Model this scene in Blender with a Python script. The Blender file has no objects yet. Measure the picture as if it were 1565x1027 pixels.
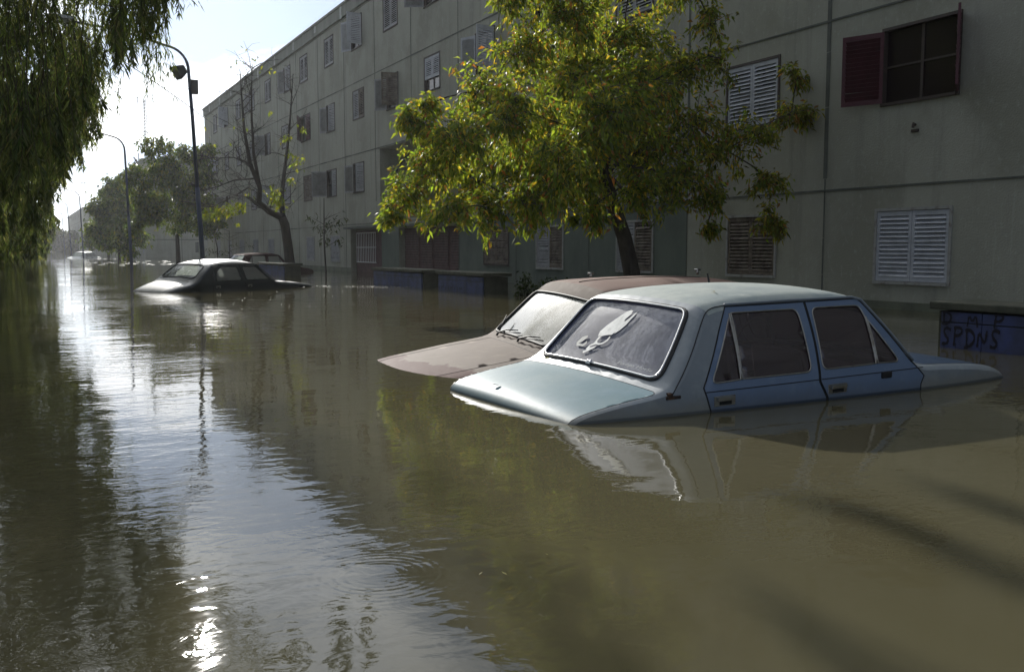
import bpy, bmesh, math, random
import numpy as np
from mathutils import Vector, Matrix, Euler
from mathutils.geometry import delaunay_2d_cdt

C = bpy.context.scene
COL = C.collection
R = math.radians
rng = np.random.default_rng(7)
random.seed(7)

# ------------------------------------------------------------------ camera
HC = 0.92                      # eye above the flood water
cam_d = bpy.data.cameras.new('camera')
cam_d.sensor_width = 36.0
cam_d.lens = 36.0 * 1450 / 1565
cam_d.clip_start = 0.05
cam_d.clip_end = 4000
cam = bpy.data.objects.new('camera', cam_d)
cam.location = (0, 0, HC)
cam.rotation_euler = (R(90 - 5.26), 0, R(-27.33))
COL.objects.link(cam)
C.camera = cam

# ------------------------------------------------------------------ sky, sun
SUN_EL, SUN_AZ = 22.5, 8.8     # azimuth clockwise from +Y
w = bpy.data.worlds.new('World')
C.world = w
w.use_nodes = True
nt = w.node_tree
nt.nodes.clear()
def wn(t, **k):
    n = nt.nodes.new(t)
    for a, b in k.items(): setattr(n, a, b)
    return n
out = wn('ShaderNodeOutputWorld'); bg = wn('ShaderNodeBackground')
sky = wn('ShaderNodeTexSky', sky_type='NISHITA', sun_disc=False)
sky.sun_elevation = R(SUN_EL); sky.sun_rotation = R(SUN_AZ)
sky.air_density = 1.0; sky.dust_density = 0.4; sky.ozone_density = 1.0
tc = wn('ShaderNodeTexCoord')
sep = wn('ShaderNodeSeparateXYZ'); nt.links.new(tc.outputs['Generated'], sep.inputs[0])
mx = wn('ShaderNodeMath', operation='MAXIMUM'); nt.links.new(sep.outputs[2], mx.inputs[0]); mx.inputs[1].default_value = 0.0
ad = wn('ShaderNodeMath', operation='ADD'); nt.links.new(mx.outputs[0], ad.inputs[0]); ad.inputs[1].default_value = 0.16
dv = wn('ShaderNodeVectorMath', operation='DIVIDE')
cmb = wn('ShaderNodeCombineXYZ')
for i in range(3): nt.links.new(ad.outputs[0], cmb.inputs[i])
nt.links.new(tc.outputs['Generated'], dv.inputs[0]); nt.links.new(cmb.outputs[0], dv.inputs[1])
mp = wn('ShaderNodeMapping'); nt.links.new(dv.outputs[0], mp.inputs[0])
mp.inputs['Scale'].default_value = (1.0, 0.62, 1.0)
mp.inputs['Location'].default_value = (1.2, 7.3, 0.0)
n1 = wn('ShaderNodeTexNoise'); n1.inputs['Scale'].default_value = 1.3; n1.inputs['Detail'].default_value = 9
n1.inputs['Roughness'].default_value = 0.52; n1.inputs['Distortion'].default_value = 0.25
nt.links.new(mp.outputs[0], n1.inputs[0])
cr = wn('ShaderNodeValToRGB'); nt.links.new(n1.outputs[0], cr.inputs[0])
cr.color_ramp.elements[0].position = 0.44; cr.color_ramp.elements[0].color = (0, 0, 0, 1)
cr.color_ramp.elements[1].position = 0.58; cr.color_ramp.elements[1].color = (1, 1, 1, 1)
n2 = wn('ShaderNodeTexNoise'); n2.inputs['Scale'].default_value = 2.3; n2.inputs['Detail'].default_value = 6
nt.links.new(mp.outputs[0], n2.inputs[0])
cc = wn('ShaderNodeValToRGB'); nt.links.new(n2.outputs[0], cc.inputs[0])
cc.color_ramp.elements[0].position = 0.32; cc.color_ramp.elements[0].color = (8.2, 8.9, 9.9, 1)
cc.color_ramp.elements[1].position = 0.68; cc.color_ramp.elements[1].color = (15.5, 15.7, 15.8, 1)
mix = wn('ShaderNodeMix', data_type='RGBA')
nt.links.new(cr.outputs[0], mix.inputs[0]); skm = wn('ShaderNodeVectorMath', operation='MULTIPLY'); hs = wn('ShaderNodeHueSaturation'); hs.inputs['Saturation'].default_value = .5; nt.links.new(sky.outputs[0], hs.inputs['Color'])
nt.links.new(hs.outputs[0], skm.inputs[0]); skm.inputs[1].default_value = (.50, .60, .78)
nt.links.new(skm.outputs[0], mix.inputs[6])
# clouds round the sun are lit through and far brighter than those opposite
nv = wn('ShaderNodeVectorMath', operation='NORMALIZE'); nt.links.new(tc.outputs['Generated'], nv.inputs[0])
dt = wn('ShaderNodeVectorMath', operation='DOT_PRODUCT'); nt.links.new(nv.outputs[0], dt.inputs[0])
dt.inputs[1].default_value = (math.sin(R(SUN_AZ)) * math.cos(R(SUN_EL)), math.cos(R(SUN_AZ)) * math.cos(R(SUN_EL)), math.sin(R(SUN_EL)))
dm = wn('ShaderNodeMapRange'); dm.interpolation_type = 'SMOOTHSTEP'; nt.links.new(dt.outputs['Value'], dm.inputs[0])
dm.inputs[1].default_value = .05; dm.inputs[2].default_value = 0.97; dm.inputs[3].default_value = 0.30; dm.inputs[4].default_value = 1.3
cm = wn('ShaderNodeVectorMath', operation='SCALE'); nt.links.new(cc.outputs[0], cm.inputs[0]); nt.links.new(dm.outputs[0], cm.inputs[3])
nt.links.new(cm.outputs[0], mix.inputs[7])
nt.links.new(mix.outputs[2], bg.inputs[0]); bg.inputs[1].default_value = 0.1
nt.links.new(bg.outputs[0], out.inputs[0])

sd = bpy.data.lights.new('sun', 'SUN'); sd.energy = 4.6; sd.angle = R(0.6); sd.color = (1.0, 0.965, 0.90)
so = bpy.data.objects.new('sun', sd); COL.objects.link(so)
dirv = Vector((math.sin(R(SUN_AZ)) * math.cos(R(SUN_EL)), math.cos(R(SUN_AZ)) * math.cos(R(SUN_EL)), math.sin(R(SUN_EL))))
so.rotation_euler = dirv.to_track_quat('Z', 'Y').to_euler()
so.location = dirv * 60
C.view_settings.view_transform = 'Standard'; C.view_settings.look = 'None'
C.view_settings.exposure = 0.24; C.view_settings.gamma = 1.0
C.cycles.max_bounces = 6; C.cycles.transparent_max_bounces = 12
C.cycles.volume_bounces = 0

# ------------------------------------------------------------------ materials
MATS = {}
def mat(name, col, rough=0.6, metal=0.0, spec=0.5, noise=None, bump=None, coat=0.0, alpha=None):
    """noise = (scale, col2, lo, hi, stretch_z); bump = (scale, distance)"""
    if name in MATS: return MATS[name]
    m = bpy.data.materials.new(name); m.use_nodes = True
    t = m.node_tree; b = t.nodes['Principled BSDF']
    b.inputs['Base Color'].default_value = (*col, 1); b.inputs['Roughness'].default_value = rough
    b.inputs['Metallic'].default_value = metal; b.inputs['Specular IOR Level'].default_value = spec
    b.inputs['Coat Weight'].default_value = coat
    if noise or bump:
        g = t.nodes.new('ShaderNodeTexCoord')
    if noise:
        col_in = None
        layers = noise if isinstance(noise, list) else [noise]
        prev = None
        for (sc, c2, lo, hi, st) in layers:
            mp = t.nodes.new('ShaderNodeMapping'); t.links.new(g.outputs['Object'], mp.inputs[0])
            mp.inputs['Scale'].default_value = st if isinstance(st, tuple) else (1, 1, st)
            n = t.nodes.new('ShaderNodeTexNoise'); n.inputs['Scale'].default_value = sc
            n.inputs['Detail'].default_value = 8; n.inputs['Roughness'].default_value = 0.62
            t.links.new(mp.outputs[0], n.inputs[0])
            r = t.nodes.new('ShaderNodeMapRange'); r.inputs[1].default_value = lo; r.inputs[2].default_value = hi
            t.links.new(n.outputs[0], r.inputs[0])
            x = t.nodes.new('ShaderNodeMix'); x.data_type = 'RGBA'
            t.links.new(r.outputs[0], x.inputs[0])
            if prev is None: x.inputs[6].default_value = (*col, 1)
            else: t.links.new(prev, x.inputs[6])
            x.inputs[7].default_value = (*c2, 1)
            prev = x.outputs[2]
        t.links.new(prev, b.inputs['Base Color'])
        rr = t.nodes.new('ShaderNodeMapRange'); rr.inputs[3].default_value = max(0.02, rough - 0.06); rr.inputs[4].default_value = min(1, rough + 0.12)
        t.links.new(n.outputs[0], rr.inputs[0]); t.links.new(rr.outputs[0], b.inputs['Roughness'])
    if bump:
        n = t.nodes.new('ShaderNodeTexNoise'); n.inputs['Scale'].default_value = bump[0]; n.inputs['Detail'].default_value = 6
        t.links.new(g.outputs['Object'], n.inputs[0])
        bp = t.nodes.new('ShaderNodeBump'); bp.inputs['Distance'].default_value = bump[1]; bp.inputs['Strength'].default_value = 1.0
        t.links.new(n.outputs[0], bp.inputs['Height']); t.links.new(bp.outputs[0], b.inputs['Normal'])
    MATS[name] = m
    return m

def leaf_mat(name, trans=0.45, rough=0.38, boost=1.7):
    m = bpy.data.materials.new(name); m.use_nodes = True
    t = m.node_tree; b = t.nodes['Principled BSDF']; o = t.nodes['Material Output']
    a = t.nodes.new('ShaderNodeAttribute'); a.attribute_name = 'tint'
    t.links.new(a.outputs['Color'], b.inputs['Base Color'])
    b.inputs['Roughness'].default_value = rough; b.inputs['Specular IOR Level'].default_value = 0.28
    tr = t.nodes.new('ShaderNodeBsdfTranslucent')
    vm = t.nodes.new('ShaderNodeVectorMath'); vm.operation = 'MULTIPLY'
    t.links.new(a.outputs['Color'], vm.inputs[0]); vm.inputs[1].default_value = (boost * 1.15, boost * 1.05, boost * 0.5)
    t.links.new(vm.outputs[0], tr.inputs[0])
    x = t.nodes.new('ShaderNodeMixShader'); x.inputs[0].default_value = trans
    t.links.new(b.outputs[0], x.inputs[1]); t.links.new(tr.outputs[0], x.inputs[2]); t.links.new(x.outputs[0], o.inputs[0])
    return m

def glass_mat(name, tint, dirt_col, dirt, refl_rough=0.02, ior=1.5, streak=1.0, through=.45):
    """thin automotive glass: mirror reflection by fresnel over tinted transparency, with a film of dried dirt"""
    m = bpy.data.materials.new(name); m.use_nodes = True
    t = m.node_tree; t.nodes.clear()
    o = t.nodes.new('ShaderNodeOutputMaterial')
    tr = t.nodes.new('ShaderNodeBsdfTransparent'); tr.inputs[0].default_value = (*tint, 1)
    df = t.nodes.new('ShaderNodeBsdfDiffuse'); df.inputs[0].default_value = (*dirt_col, 1)
    gl = t.nodes.new('ShaderNodeBsdfGlossy'); gl.inputs['Roughness'].default_value = refl_rough
    fr = t.nodes.new('ShaderNodeFresnel'); fr.inputs[0].default_value = ior
    g = t.nodes.new('ShaderNodeTexCoord'); mp = t.nodes.new('ShaderNodeMapping')
    mp.inputs['Scale'].default_value = (0.5, 2.5, 5.0)
    t.links.new(g.outputs['Object'], mp.inputs[0])
    n = t.nodes.new('ShaderNodeTexNoise'); n.inputs['Scale'].default_value = 3.0; n.inputs['Detail'].default_value = 9; n.inputs['Roughness'].default_value = .7
    t.links.new(mp.outputs[0], n.inputs[0])
    r = t.nodes.new('ShaderNodeMapRange'); r.inputs[1].default_value = 0.3; r.inputs[2].default_value = 0.75
    r.inputs[3].default_value = dirt * (1 - 0.45 * streak); r.inputs[4].default_value = min(1, dirt * (1 + 0.5 * streak))
    t.links.new(n.outputs[0], r.inputs[0])
    tl = t.nodes.new('ShaderNodeBsdfTranslucent'); tl.inputs[0].default_value = (*dirt_col, 1)
    g2 = t.nodes.new('ShaderNodeBsdfGlossy'); g2.inputs['Roughness'].default_value = 0.34; g2.inputs[0].default_value = (.8, .8, .8, 1)
    d1 = t.nodes.new('ShaderNodeMixShader'); d1.inputs[0].default_value = through; t.links.new(df.outputs[0], d1.inputs[1]); t.links.new(tl.outputs[0], d1.inputs[2])
    d2 = t.nodes.new('ShaderNodeMixShader'); d2.inputs[0].default_value = .22; t.links.new(d1.outputs[0], d2.inputs[1]); t.links.new(g2.outputs[0], d2.inputs[2])
    x1 = t.nodes.new('ShaderNodeMixShader'); t.links.new(r.outputs[0], x1.inputs[0])
    t.links.new(tr.outputs[0], x1.inputs[1]); t.links.new(d2.outputs[0], x1.inputs[2])
    x2 = t.nodes.new('ShaderNodeMixShader'); t.links.new(fr.outputs[0], x2.inputs[0])
    t.links.new(x1.outputs[0], x2.inputs[1]); t.links.new(gl.outputs[0], x2.inputs[2])
    t.links.new(x2.outputs[0], o.inputs[0])
    return m

# ------------------------------------------------------------------ mesh helpers
class MB:
    def __init__(s): s.v = []; s.f = []; s.m = []
    def add(s, vs, fs, mi=0):
        k = len(s.v); s.v += [tuple(p) for p in vs]
        for f in fs: s.f.append(tuple(i + k for i in f)); s.m.append(mi)
    def box(s, x0, x1, y0, y1, z0, z1, mi=0, rot=None, org=None):
        P = [(x, y, z) for x in (x0, x1) for y in (y0, y1) for z in (z0, z1)]
        if rot is not None:
            o = Vector(org); P = [rot @ (Vector(p) - o) + o for p in P]
        s.add(P, [(0, 1, 3, 2), (4, 6, 7, 5), (0, 4, 5, 1), (2, 3, 7, 6), (0, 2, 6, 4), (1, 5, 7, 3)], mi)
    def tube(s, pts, r, n=6, closed=False, mi=0, cap=True):
        P = [Vector(p) for p in pts]; N = len(P)
        if N < 2: return
        rs = r if hasattr(r, '__len__') else [r] * N
        vs = []; fs = []; up = None
        for i in range(N):
            if closed: t = P[(i + 1) % N] - P[i - 1]
            else: t = P[min(i + 1, N - 1)] - P[max(i - 1, 0)]
            if t.length < 1e-9: t = Vector((0, 0, 1))
            t.normalize()
            if up is None:
                up = Vector((0, 0, 1)) if abs(t.z) < 0.9 else Vector((1, 0, 0))
            a = up - t * up.dot(t)
            if a.length < 1e-6: a = t.orthogonal()
            a.normalize(); up = a; b = t.cross(a)
            for k in range(n):
                an = 2 * math.pi * k / n
                vs.append(P[i] + (a * math.cos(an) + b * math.sin(an)) * rs[i])
        M = N if closed else N - 1
        for i in range(M):
            j = (i + 1) % N
            for k in range(n):
                l = (k + 1) % n
                fs.append((i * n + k, i * n + l, j * n + l, j * n + k))
        if cap and not closed:
            fs.append(tuple(range(n - 1, -1, -1))); fs.append(tuple((N - 1) * n + k for k in range(n)))
        s.add(vs, fs, mi)
    def build(s, name, mats, parent=None, smooth=False, bevel=0, auto=None):
        me = bpy.data.meshes.new(name); me.from_pydata(s.v, [], s.f); me.update()
        if not isinstance(mats, (list, tuple)): mats = [mats]
        for m in mats: me.materials.append(m)
        if len(mats) > 1: me.polygons.foreach_set('material_index', s.m)
        if smooth: me.polygons.foreach_set('use_smooth', [True] * len(me.polygons))
        o = bpy.data.objects.new(name, me); COL.objects.link(o)
        if parent: o.parent = parent
        if bevel:
            b = o.modifiers.new('bevel', 'BEVEL'); b.width = bevel; b.segments = 2; b.limit_method = 'ANGLE'
        return o

def tag(o, label=None, cat=None, group=None, kind=None):
    if label: o['label'] = label
    if cat: o['category'] = cat
    if group: o['group'] = group
    if kind: o['kind'] = kind
    return o
def empty(name, loc=(0, 0, 0), rot=(0, 0, 0)):
    o = bpy.data.objects.new(name, None); o.location = loc; o.rotation_euler = rot
    o.empty_display_size = 0.2; COL.objects.link(o); return o
def copy_tree(o, parent=None):
    c = o.copy(); COL.objects.link(c)
    if parent: c.parent = parent
    for ch in o.children: copy_tree(ch, c)
    return c

# ------------------------------------------------------------------ ground and flood water
def plane(name, x0, x1, y0, y1, z, m, kind='structure'):
    b = MB(); b.add([(x0, y0, z), (x1, y0, z), (x1, y1, z), (x0, y1, z)], [(0, 1, 2, 3)])
    return tag(b.build(name, m), kind=kind)
plane('ground', -1500, 1500, -1500, 1500, -1.0, mat('mud_ground', (0.09, 0.075, 0.05), 0.95))
plane('road', -3.5, 5.6, -60, 400, -0.85, mat('asphalt', (0.05, 0.05, 0.05), 0.9))

def water_mat():
    m = bpy.data.materials.new('flood_water'); m.use_nodes = True
    t = m.node_tree; b = t.nodes['Principled BSDF']; L = t.links.new
    b.inputs['Roughness'].default_value = 0.02; b.inputs['IOR'].default_value = 1.34
    b.inputs['Specular IOR Level'].default_value = 0.5
    g = t.nodes.new('ShaderNodeNewGeometry')
    def noise(sc, detail, scale=(1, 1, 1), rough=0.55, dist=0.0):
        mp = t.nodes.new('ShaderNodeMapping'); mp.inputs['Scale'].default_value = scale; L(g.outputs['Position'], mp.inputs[0])
        n = t.nodes.new('ShaderNodeTexNoise'); n.inputs['Scale'].default_value = sc; n.inputs['Detail'].default_value = detail
        n.inputs['Roughness'].default_value = rough; n.inputs['Distortion'].default_value = dist
        L(mp.outputs[0], n.inputs[0]); return n.outputs[0]
    def math_(op, a, c=None, d=None):
        n = t.nodes.new('ShaderNodeMath'); n.operation = op
        for i, v in enumerate((a, c, d)):
            if v is None: continue
            if hasattr(v, 'is_output'): L(v, n.inputs[i])
            else: n.inputs[i].default_value = v
        return n.outputs[0]
    cl = noise(0.35, 6, (1, 0.7, 1))
    x = t.nodes.new('ShaderNodeMix'); x.data_type = 'RGBA'
    r = t.nodes.new('ShaderNodeMapRange'); r.inputs[1].default_value = .35; r.inputs[2].default_value = .7; L(cl, r.inputs[0]); L(r.outputs[0], x.inputs[0])
    x.inputs[6].default_value = (0.090, 0.080, 0.043, 1); x.inputs[7].default_value = (0.103, 0.094, 0.056, 1)
    L(x.outputs[2], b.inputs['Base Color'])
    mask = noise(0.42, 3, (1, 0.8, 1), 0.5, 0.6)
    mr = t.nodes.new('ShaderNodeMapRange'); mr.inputs[1].default_value = .42; mr.inputs[2].default_value = .60; mr.inputs[3].default_value = 0.12; mr.inputs[4].default_value = 1.0
    L(mask, mr.inputs[0])
    swell = noise(0.9, 2, (0.8, 1.3, 1))
    mid = noise(3.2, 3, (0.8, 1.35, 1), 0.5, 0.4)
    fine = noise(11.0, 3, (0.85, 1.2, 1), 0.5, 0.5)
    h = math_('MULTIPLY', swell, 0.007)
    h = math_('ADD', h, math_('MULTIPLY', mid, 0.0022))
    h = math_('ADD', h, math_('MULTIPLY', math_('MULTIPLY', fine, mr.outputs[0]), 0.0028))
    # rings round a dropped leaf or a bubble
    sp = t.nodes.new('ShaderNodeSeparateXYZ'); L(g.outputs['Position'], sp.inputs[0])
    for (cx, cy, rad, wid, lam, amp) in ((0.87, 2.50, 0.15, 0.07, 0.026, 0.00008), (3.0, 14.5, .5, .2, .09, .0002)):
        dx = math_('SUBTRACT', sp.outputs[0], cx); dy = math_('SUBTRACT', sp.outputs[1], cy)
        rr = math_('SQRT', math_('ADD', math_('MULTIPLY', dx, dx), math_('MULTIPLY', dy, dy)))
        s_ = math_('SINE', math_('MULTIPLY', rr, 2 * math.pi / lam))
        q = math_('DIVIDE', math_('SUBTRACT', rr, rad), wid)
        e = math_('EXPONENT', math_('MULTIPLY', math_('MULTIPLY', q, q), -1.0))
        h = math_('ADD', h, math_('MULTIPLY', math_('MULTIPLY', s_, e), amp))
    bp = t.nodes.new('ShaderNodeBump'); bp.inputs['Strength'].default_value = 1.0; bp.inputs['Distance'].default_value = 1.0
    L(h, bp.inputs['Height']); L(bp.outputs[0], b.inputs['Normal'])
    return m
plane('flood_water', -1500, 1500, -1500, 1500, 0.0, water_mat())

# ------------------------------------------------------------------ apartment buildings
FX = 11.75
m_wall = mat('cement_render', (0.375, 0.375, 0.315), 0.92, spec=0.2,
             noise=[(0.55, (0.315, 0.315, 0.26), 0.35, 0.7, 1.0), (2.6, (0.22, 0.225, 0.19), 0.52, 0.80, (1, 1, 0.06)), (5.0, (0.42, 0.43, 0.37), 0.60, 0.78, (1, 1, 0.04)), (0.45, (0.29, 0.29, 0.235), 0.5, 0.60, 1.0), (14.0, (0.43, 0.44, 0.38), 0.55, 0.85, 0.6)],
             bump=(35, 0.006))
m_wall2 = mat('painted_green_render', (0.155, 0.18, 0.15), 0.9, spec=0.2,
              noise=[(1.4, (0.11, 0.13, 0.11), 0.35, 0.7, 0.6), (8.0, (0.18, 0.20, 0.17), 0.55, 0.85, 0.5)], bump=(40, 0.004))
m_damp = mat('damp_render', (0.17, 0.18, 0.13), 0.8, noise=(2.5, (0.10, 0.11, 0.08), 0.35, 0.65, 1.0), bump=(30, 0.004))
m_joint = mat('joint_mortar', (0.13, 0.14, 0.12), 0.9, noise=(3.0, (0.085, 0.09, 0.078), 0.35, 0.7, 1.0), bump=(30, 0.004))
m_para = mat('parapet_concrete', (0.24, 0.25, 0.21), 0.9, noise=[(2.0, (0.15, 0.155, 0.13), 0.4, 0.75, 0.15), (12, (0.24,.24,.21), .55, .8, .3)], bump=(30, 0.005))
m_pale = mat('pale_lime_stain', (0.62, 0.63, 0.6), 0.9, noise=(6, (0.25, .26, .23), .4, .7, .3))
m_shw = mat('white_shutter_paint', (0.46, 0.48, 0.52), 0.55, noise=[(5, (0.34, 0.35, 0.38), 0.45, 0.75, 1.0), (25, (0.2, 0.14, 0.09), 0.66, 0.78, 1.0)])
m_shg = mat('grey_shutter_paint', (0.32, 0.325, 0.335), 0.65, noise=[(5, (0.21, 0.21, 0.21), 0.4, 0.75, 1.0), (22, (0.14, 0.09, 0.06), 0.62, 0.76, 1.0)])
m_shb = mat('brown_shutter_wood', (0.20, 0.165, 0.125), 0.75, noise=[(6, (0.055, 0.038, 0.028), 0.35, 0.7, 1.0)])
m_shr = mat('maroon_shutter_paint', (0.095, 0.026, 0.038), 0.55, noise=(7, (0.06, 0.02, 0.027), 0.4, 0.75, 1.0))
m_frd = mat('dark_window_frame', (0.06, 0.045, 0.038), 0.7, noise=(6, (0.12, 0.09, 0.07), .55, .8, 1))
m_frw = mat('pale_window_frame', (0.34, 0.34, 0.32), 0.65, noise=(8, (0.16, 0.14, 0.12), .5, .75, 1))
m_pane = mat('window_pane_glass', (0.018, 0.012, 0.014), 0.22, spec=0.35)
m_dark = mat('dark_interior', (0.012, 0.012, 0.013), 0.9)
m_brick = mat('red_roller_shutter', (0.12, 0.06, 0.055), 0.7, noise=(5, (0.06, 0.032, 0.03), .4, .7, 1))

def pipoly(p, P):
    x, y = p; c = False; n = len(P); j = n - 1
    for i in range(n):
        xi, yi = P[i]; xj, yj = P[j]
        if (yi > y) != (yj > y) and x < (xj - xi) * (y - yi) / (yj - yi) + xi: c = not c
        j = i
    return c

def louvre(wd, ht, mats, name='shutter', parent=None, n=None, d=0.035):
    """one louvred leaf: hinge edge at y=0, opens along +y, outer face towards -x"""
    b = MB(); st = 0.055; n = n or max(8, int(ht / 0.072))
    b.box(-d, 0, 0.002, st, 0, ht); b.box(-d, 0, wd - st, wd - .002, 0, ht)
    b.box(-d + .002, -.002, st, wd - st, 0, 0.07); b.box(-d + .002, -.002, st, wd - st, ht - 0.07, ht)
    p = (ht - .14) / n
    for i in range(n):
        z = .07 + (i + .5) * p
        Rm = Matrix.Rotation(R(38 + random.uniform(-5, 5)), 3, 'Y') @ Matrix.Rotation(R(random.uniform(-.9, .9) * (3 if random.random() < .08 else 1)), 3, 'X')
        b.box(-d / 2 - .003, -d / 2 + .003, st, wd - st, z - p * .58, z + p * .58, rot=Rm, org=(-d / 2, 0, z))
    return b.build(name, mats, parent)

SH = {}
def shutter(parent, y, z, wd, ht, m, ang=0.0, side=1, x=-0.02, label=None):
    """leaf hinged at world-local (x, y, z); side=+1 the leaf runs to +y, -1 to -y; ang opens it outwards"""
    key = (round(wd, 2), round(ht, 2), m.name)
    if key not in SH:
        o = louvre(wd, ht, m, parent=parent); SH[key] = o
    else:
        o = SH[key].copy(); COL.objects.link(o); o.parent = parent
        for k in list(o.keys()): del o[k]
    o.location = (x, y, z)
    if side > 0: o.rotation_euler = (0, 0, R(ang))
    else:
        o.rotation_euler = (0, 0, R(-ang)); o.scale = (1, -1, 1)
    if label: o['label'] = label
    return o

def window(parent, y0, y1, z0, z1, style, fr=None, label=None, bars=False):
    """window set in the front wall (wall plane local x=0, outside towards -x)"""
    fr = fr or m_frd
    b = MB(); t = 0.045; W = y1 - y0; H = z1 - z0
    b.box(-0.02, 0.10, y0 + .002, y0 + t, z0 + .002, z1 - .002); b.box(-0.02, 0.10, y1 - t, y1 - .002, z0 + .002, z1 - .002)
    b.box(-0.019, 0.099, y0 + t, y1 - t, z1 - t, z1 - .002); b.box(-0.04, 0.099, y0 - .03 + .03 + t, y1 - t, z0 + .002, z0 + t)
    b.box(0.05, 0.09, (y0 + y1) / 2 - .025, (y0 + y1) / 2 + .025, z0 + t, z1 - t)
    b.box(0.05, 0.09, y0 + t, (y0 + y1) / 2 - .025, z0 + H * .5 - .015, z0 + H * .5 + .015)
    b.box(0.05, 0.09, (y0 + y1) / 2 + .025, y1 - t, z0 + H * .5 - .015, z0 + H * .5 + .015)
    f = b.build('window', fr, parent)
    if label: f['label'] = label
    p = MB(); p.box(0.07, 0.075, y0 + t, y1 - t, z0 + t, z1 - t); p.build('pane', m_pane, f)
    iy0, iy1, iz0, iz1 = y0 + t + .004, y1 - t - .004, z0 + t + .006, z1 - t - .006
    lw = (iy1 - iy0) / 2 - .002; lh = iz1 - iz0
    mt = {'w': m_shw, 'g': m_shg, 'b': m_shb, 'r': m_shr}[style[0]]
    mt2 = {'w': m_shw, 'g': m_shg, 'b': m_shb, 'r': m_shr}[style[1]]
    # angles: near (low y) leaf, far (high y) leaf
    a0, a1 = style[2], style[3]
    if a0 is not None: shutter(f, iy0, iz0, lw, lh, mt, a0, 1, x=.03 if a0 < 20 else -0.025)
    if a1 is not None: shutter(f, iy1, iz0, lw, lh, mt2, a1, -1, x=.03 if a1 < 20 else -0.025)
    return f

def facade(parent, Y0, Y1, Z0, Z1, openings, name='wall', m=None, depth=9.0, zones=None):
    """front wall facing -x at local x=0 with real openings (y0,y1,z0,z1,depth), plus the block behind it"""
    ys = sorted({Y0, Y1} | {o[0] for o in openings} | {o[1] for o in openings})
    zs = sorted({Z0, Z1} | {o[2] for o in openings} | {o[3] for o in openings} | {q[2] for q in (zones or [])} | {q[3] for q in (zones or [])})
    ys = sorted(set(ys) | {q[0] for q in (zones or [])} | {q[1] for q in (zones or [])})
    b = MB()
    for i in range(len(ys) - 1):
        for j in range(len(zs) - 1):
            a, c, e, g = ys[i], ys[i + 1], zs[j], zs[j + 1]
            my, mz = (a + c) / 2, (e + g) / 2
            if any(o[0] < my < o[1] and o[2] < mz < o[3] for o in openings): continue
            mi = 0
            for q in (zones or []):
                if q[0] < my < q[1] and q[2] < mz < q[3]: mi = q[4]
            b.add([(0, a, e), (0, a, g), (0, c, g), (0, c, e)], [(0, 1, 2, 3)], mi)
    for (a, c, e, g, d) in openings:
        b.add([(0, a, e), (d, a, e), (d, a, g), (0, a, g)], [(0, 1, 2, 3)])
        b.add([(0, c, e), (d, c, e), (d, c, g), (0, c, g)], [(3, 2, 1, 0)])
        b.add([(0, a, g), (d, a, g), (d, c, g), (0, c, g)], [(0, 1, 2, 3)])
        b.add([(0, a, e), (d, a, e), (d, c, e), (0, c, e)], [(3, 2, 1, 0)])
        b.add([(d, a, e), (d, a, g), (d, c, g), (d, c, e)], [(0, 1, 2, 3)])
    D = depth
    b.add([(0, Y0, Z0), (D, Y0, Z0), (D, Y0, Z1), (0, Y0, Z1)], [(0, 1, 2, 3)])
    b.add([(0, Y1, Z0), (D, Y1, Z0), (D, Y1, Z1), (0, Y1, Z1)], [(3, 2, 1, 0)])
    b.add([(D, Y0, Z0), (D, Y1, Z0), (D, Y1, Z1), (D, Y0, Z1)], [(0, 1, 2, 3)])
    b.add([(0, Y0, Z1), (D, Y0, Z1), (D, Y1, Z1), (0, Y1, Z1)], [(0, 1, 2, 3)])
    return b.build(name, m, parent)

# ---- the long near block
blk = empty('apartment_building', (FX, 0, 0))
tag(blk, 'long grey four-storey apartment block with louvred shutters, nearest on the right of the flooded street', 'building')
A, B_, O = 0.42, 1.50, 3.70
wins = []   # y0,y1,z0,z1,style,frame,label
def W(y0, y1, z0, z1, st, fr=None, lb=None): wins.append((y0, y1, z0, z1, st, fr, lb))
# ground storey
W(9.15, 10.53, .38, 1.53, 'ww' , m_frw, 'ground floor window with closed white louvred shutters')
W(12.67, 14.0, .40, 1.53, 'bb', m_frw, 'ground floor window with closed weathered brown shutters')
W(16.3, 17.7, .40, 1.53, 'bg', m_frw); W(20.0, 21.38, .40, 1.5, 'bg', m_frw); W(22.9, 24.5, .45, 1.5, 'bb', m_frd)
for y in (38.2, 42.0, 45.9, 49.6, 53.3, 57.0, 60.7, 64.4): W(y, y + 1.3, .36, 1.46, 'gg', m_frw)
W(5.4, 6.7, .40, 1.53, 'gg', m_frw); W(1.9, 3.2, .40, 1.53, 'ww', m_frw)
# first floor
W(9.12, 10.5, 3.06, 4.22, 'RR', m_frd, 'first floor window with open maroon louvred shutters and dark panes')
W(12.68, 14.08, 3.06, 4.24, 'ww', m_frd, 'first floor window with closed white shutters in a dark frame')
W(16.4, 17.8, 3.06, 4.22, 'gg'); W(20.1, 21.5, 3.06, 4.22, 'wo'); W(23.7, 25.1, 3.06, 4.22, 'gg')
W(34.95, 36.3, 3.06, 4.22, 'O1', None, 'first floor window with one grey shutter leaf swung open'); W(38.5, 39.9, 3.06, 4.22, 'go')
W(42.2, 43.6, 3.06, 4.22, 'bb')
for y, s in ((46.0, 'gg'), (49.7, 'O2'), (53.4, 'gg'), (57.1, 'gg'), (60.8, 'go'), (64.5, 'gg')): W(y, y + 1.35, 3.06, 4.22, s)
W(5.4, 6.75, 3.06, 4.22, 'gg'); W(1.9, 3.2, 3.06, 4.22, 'ww')
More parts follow.
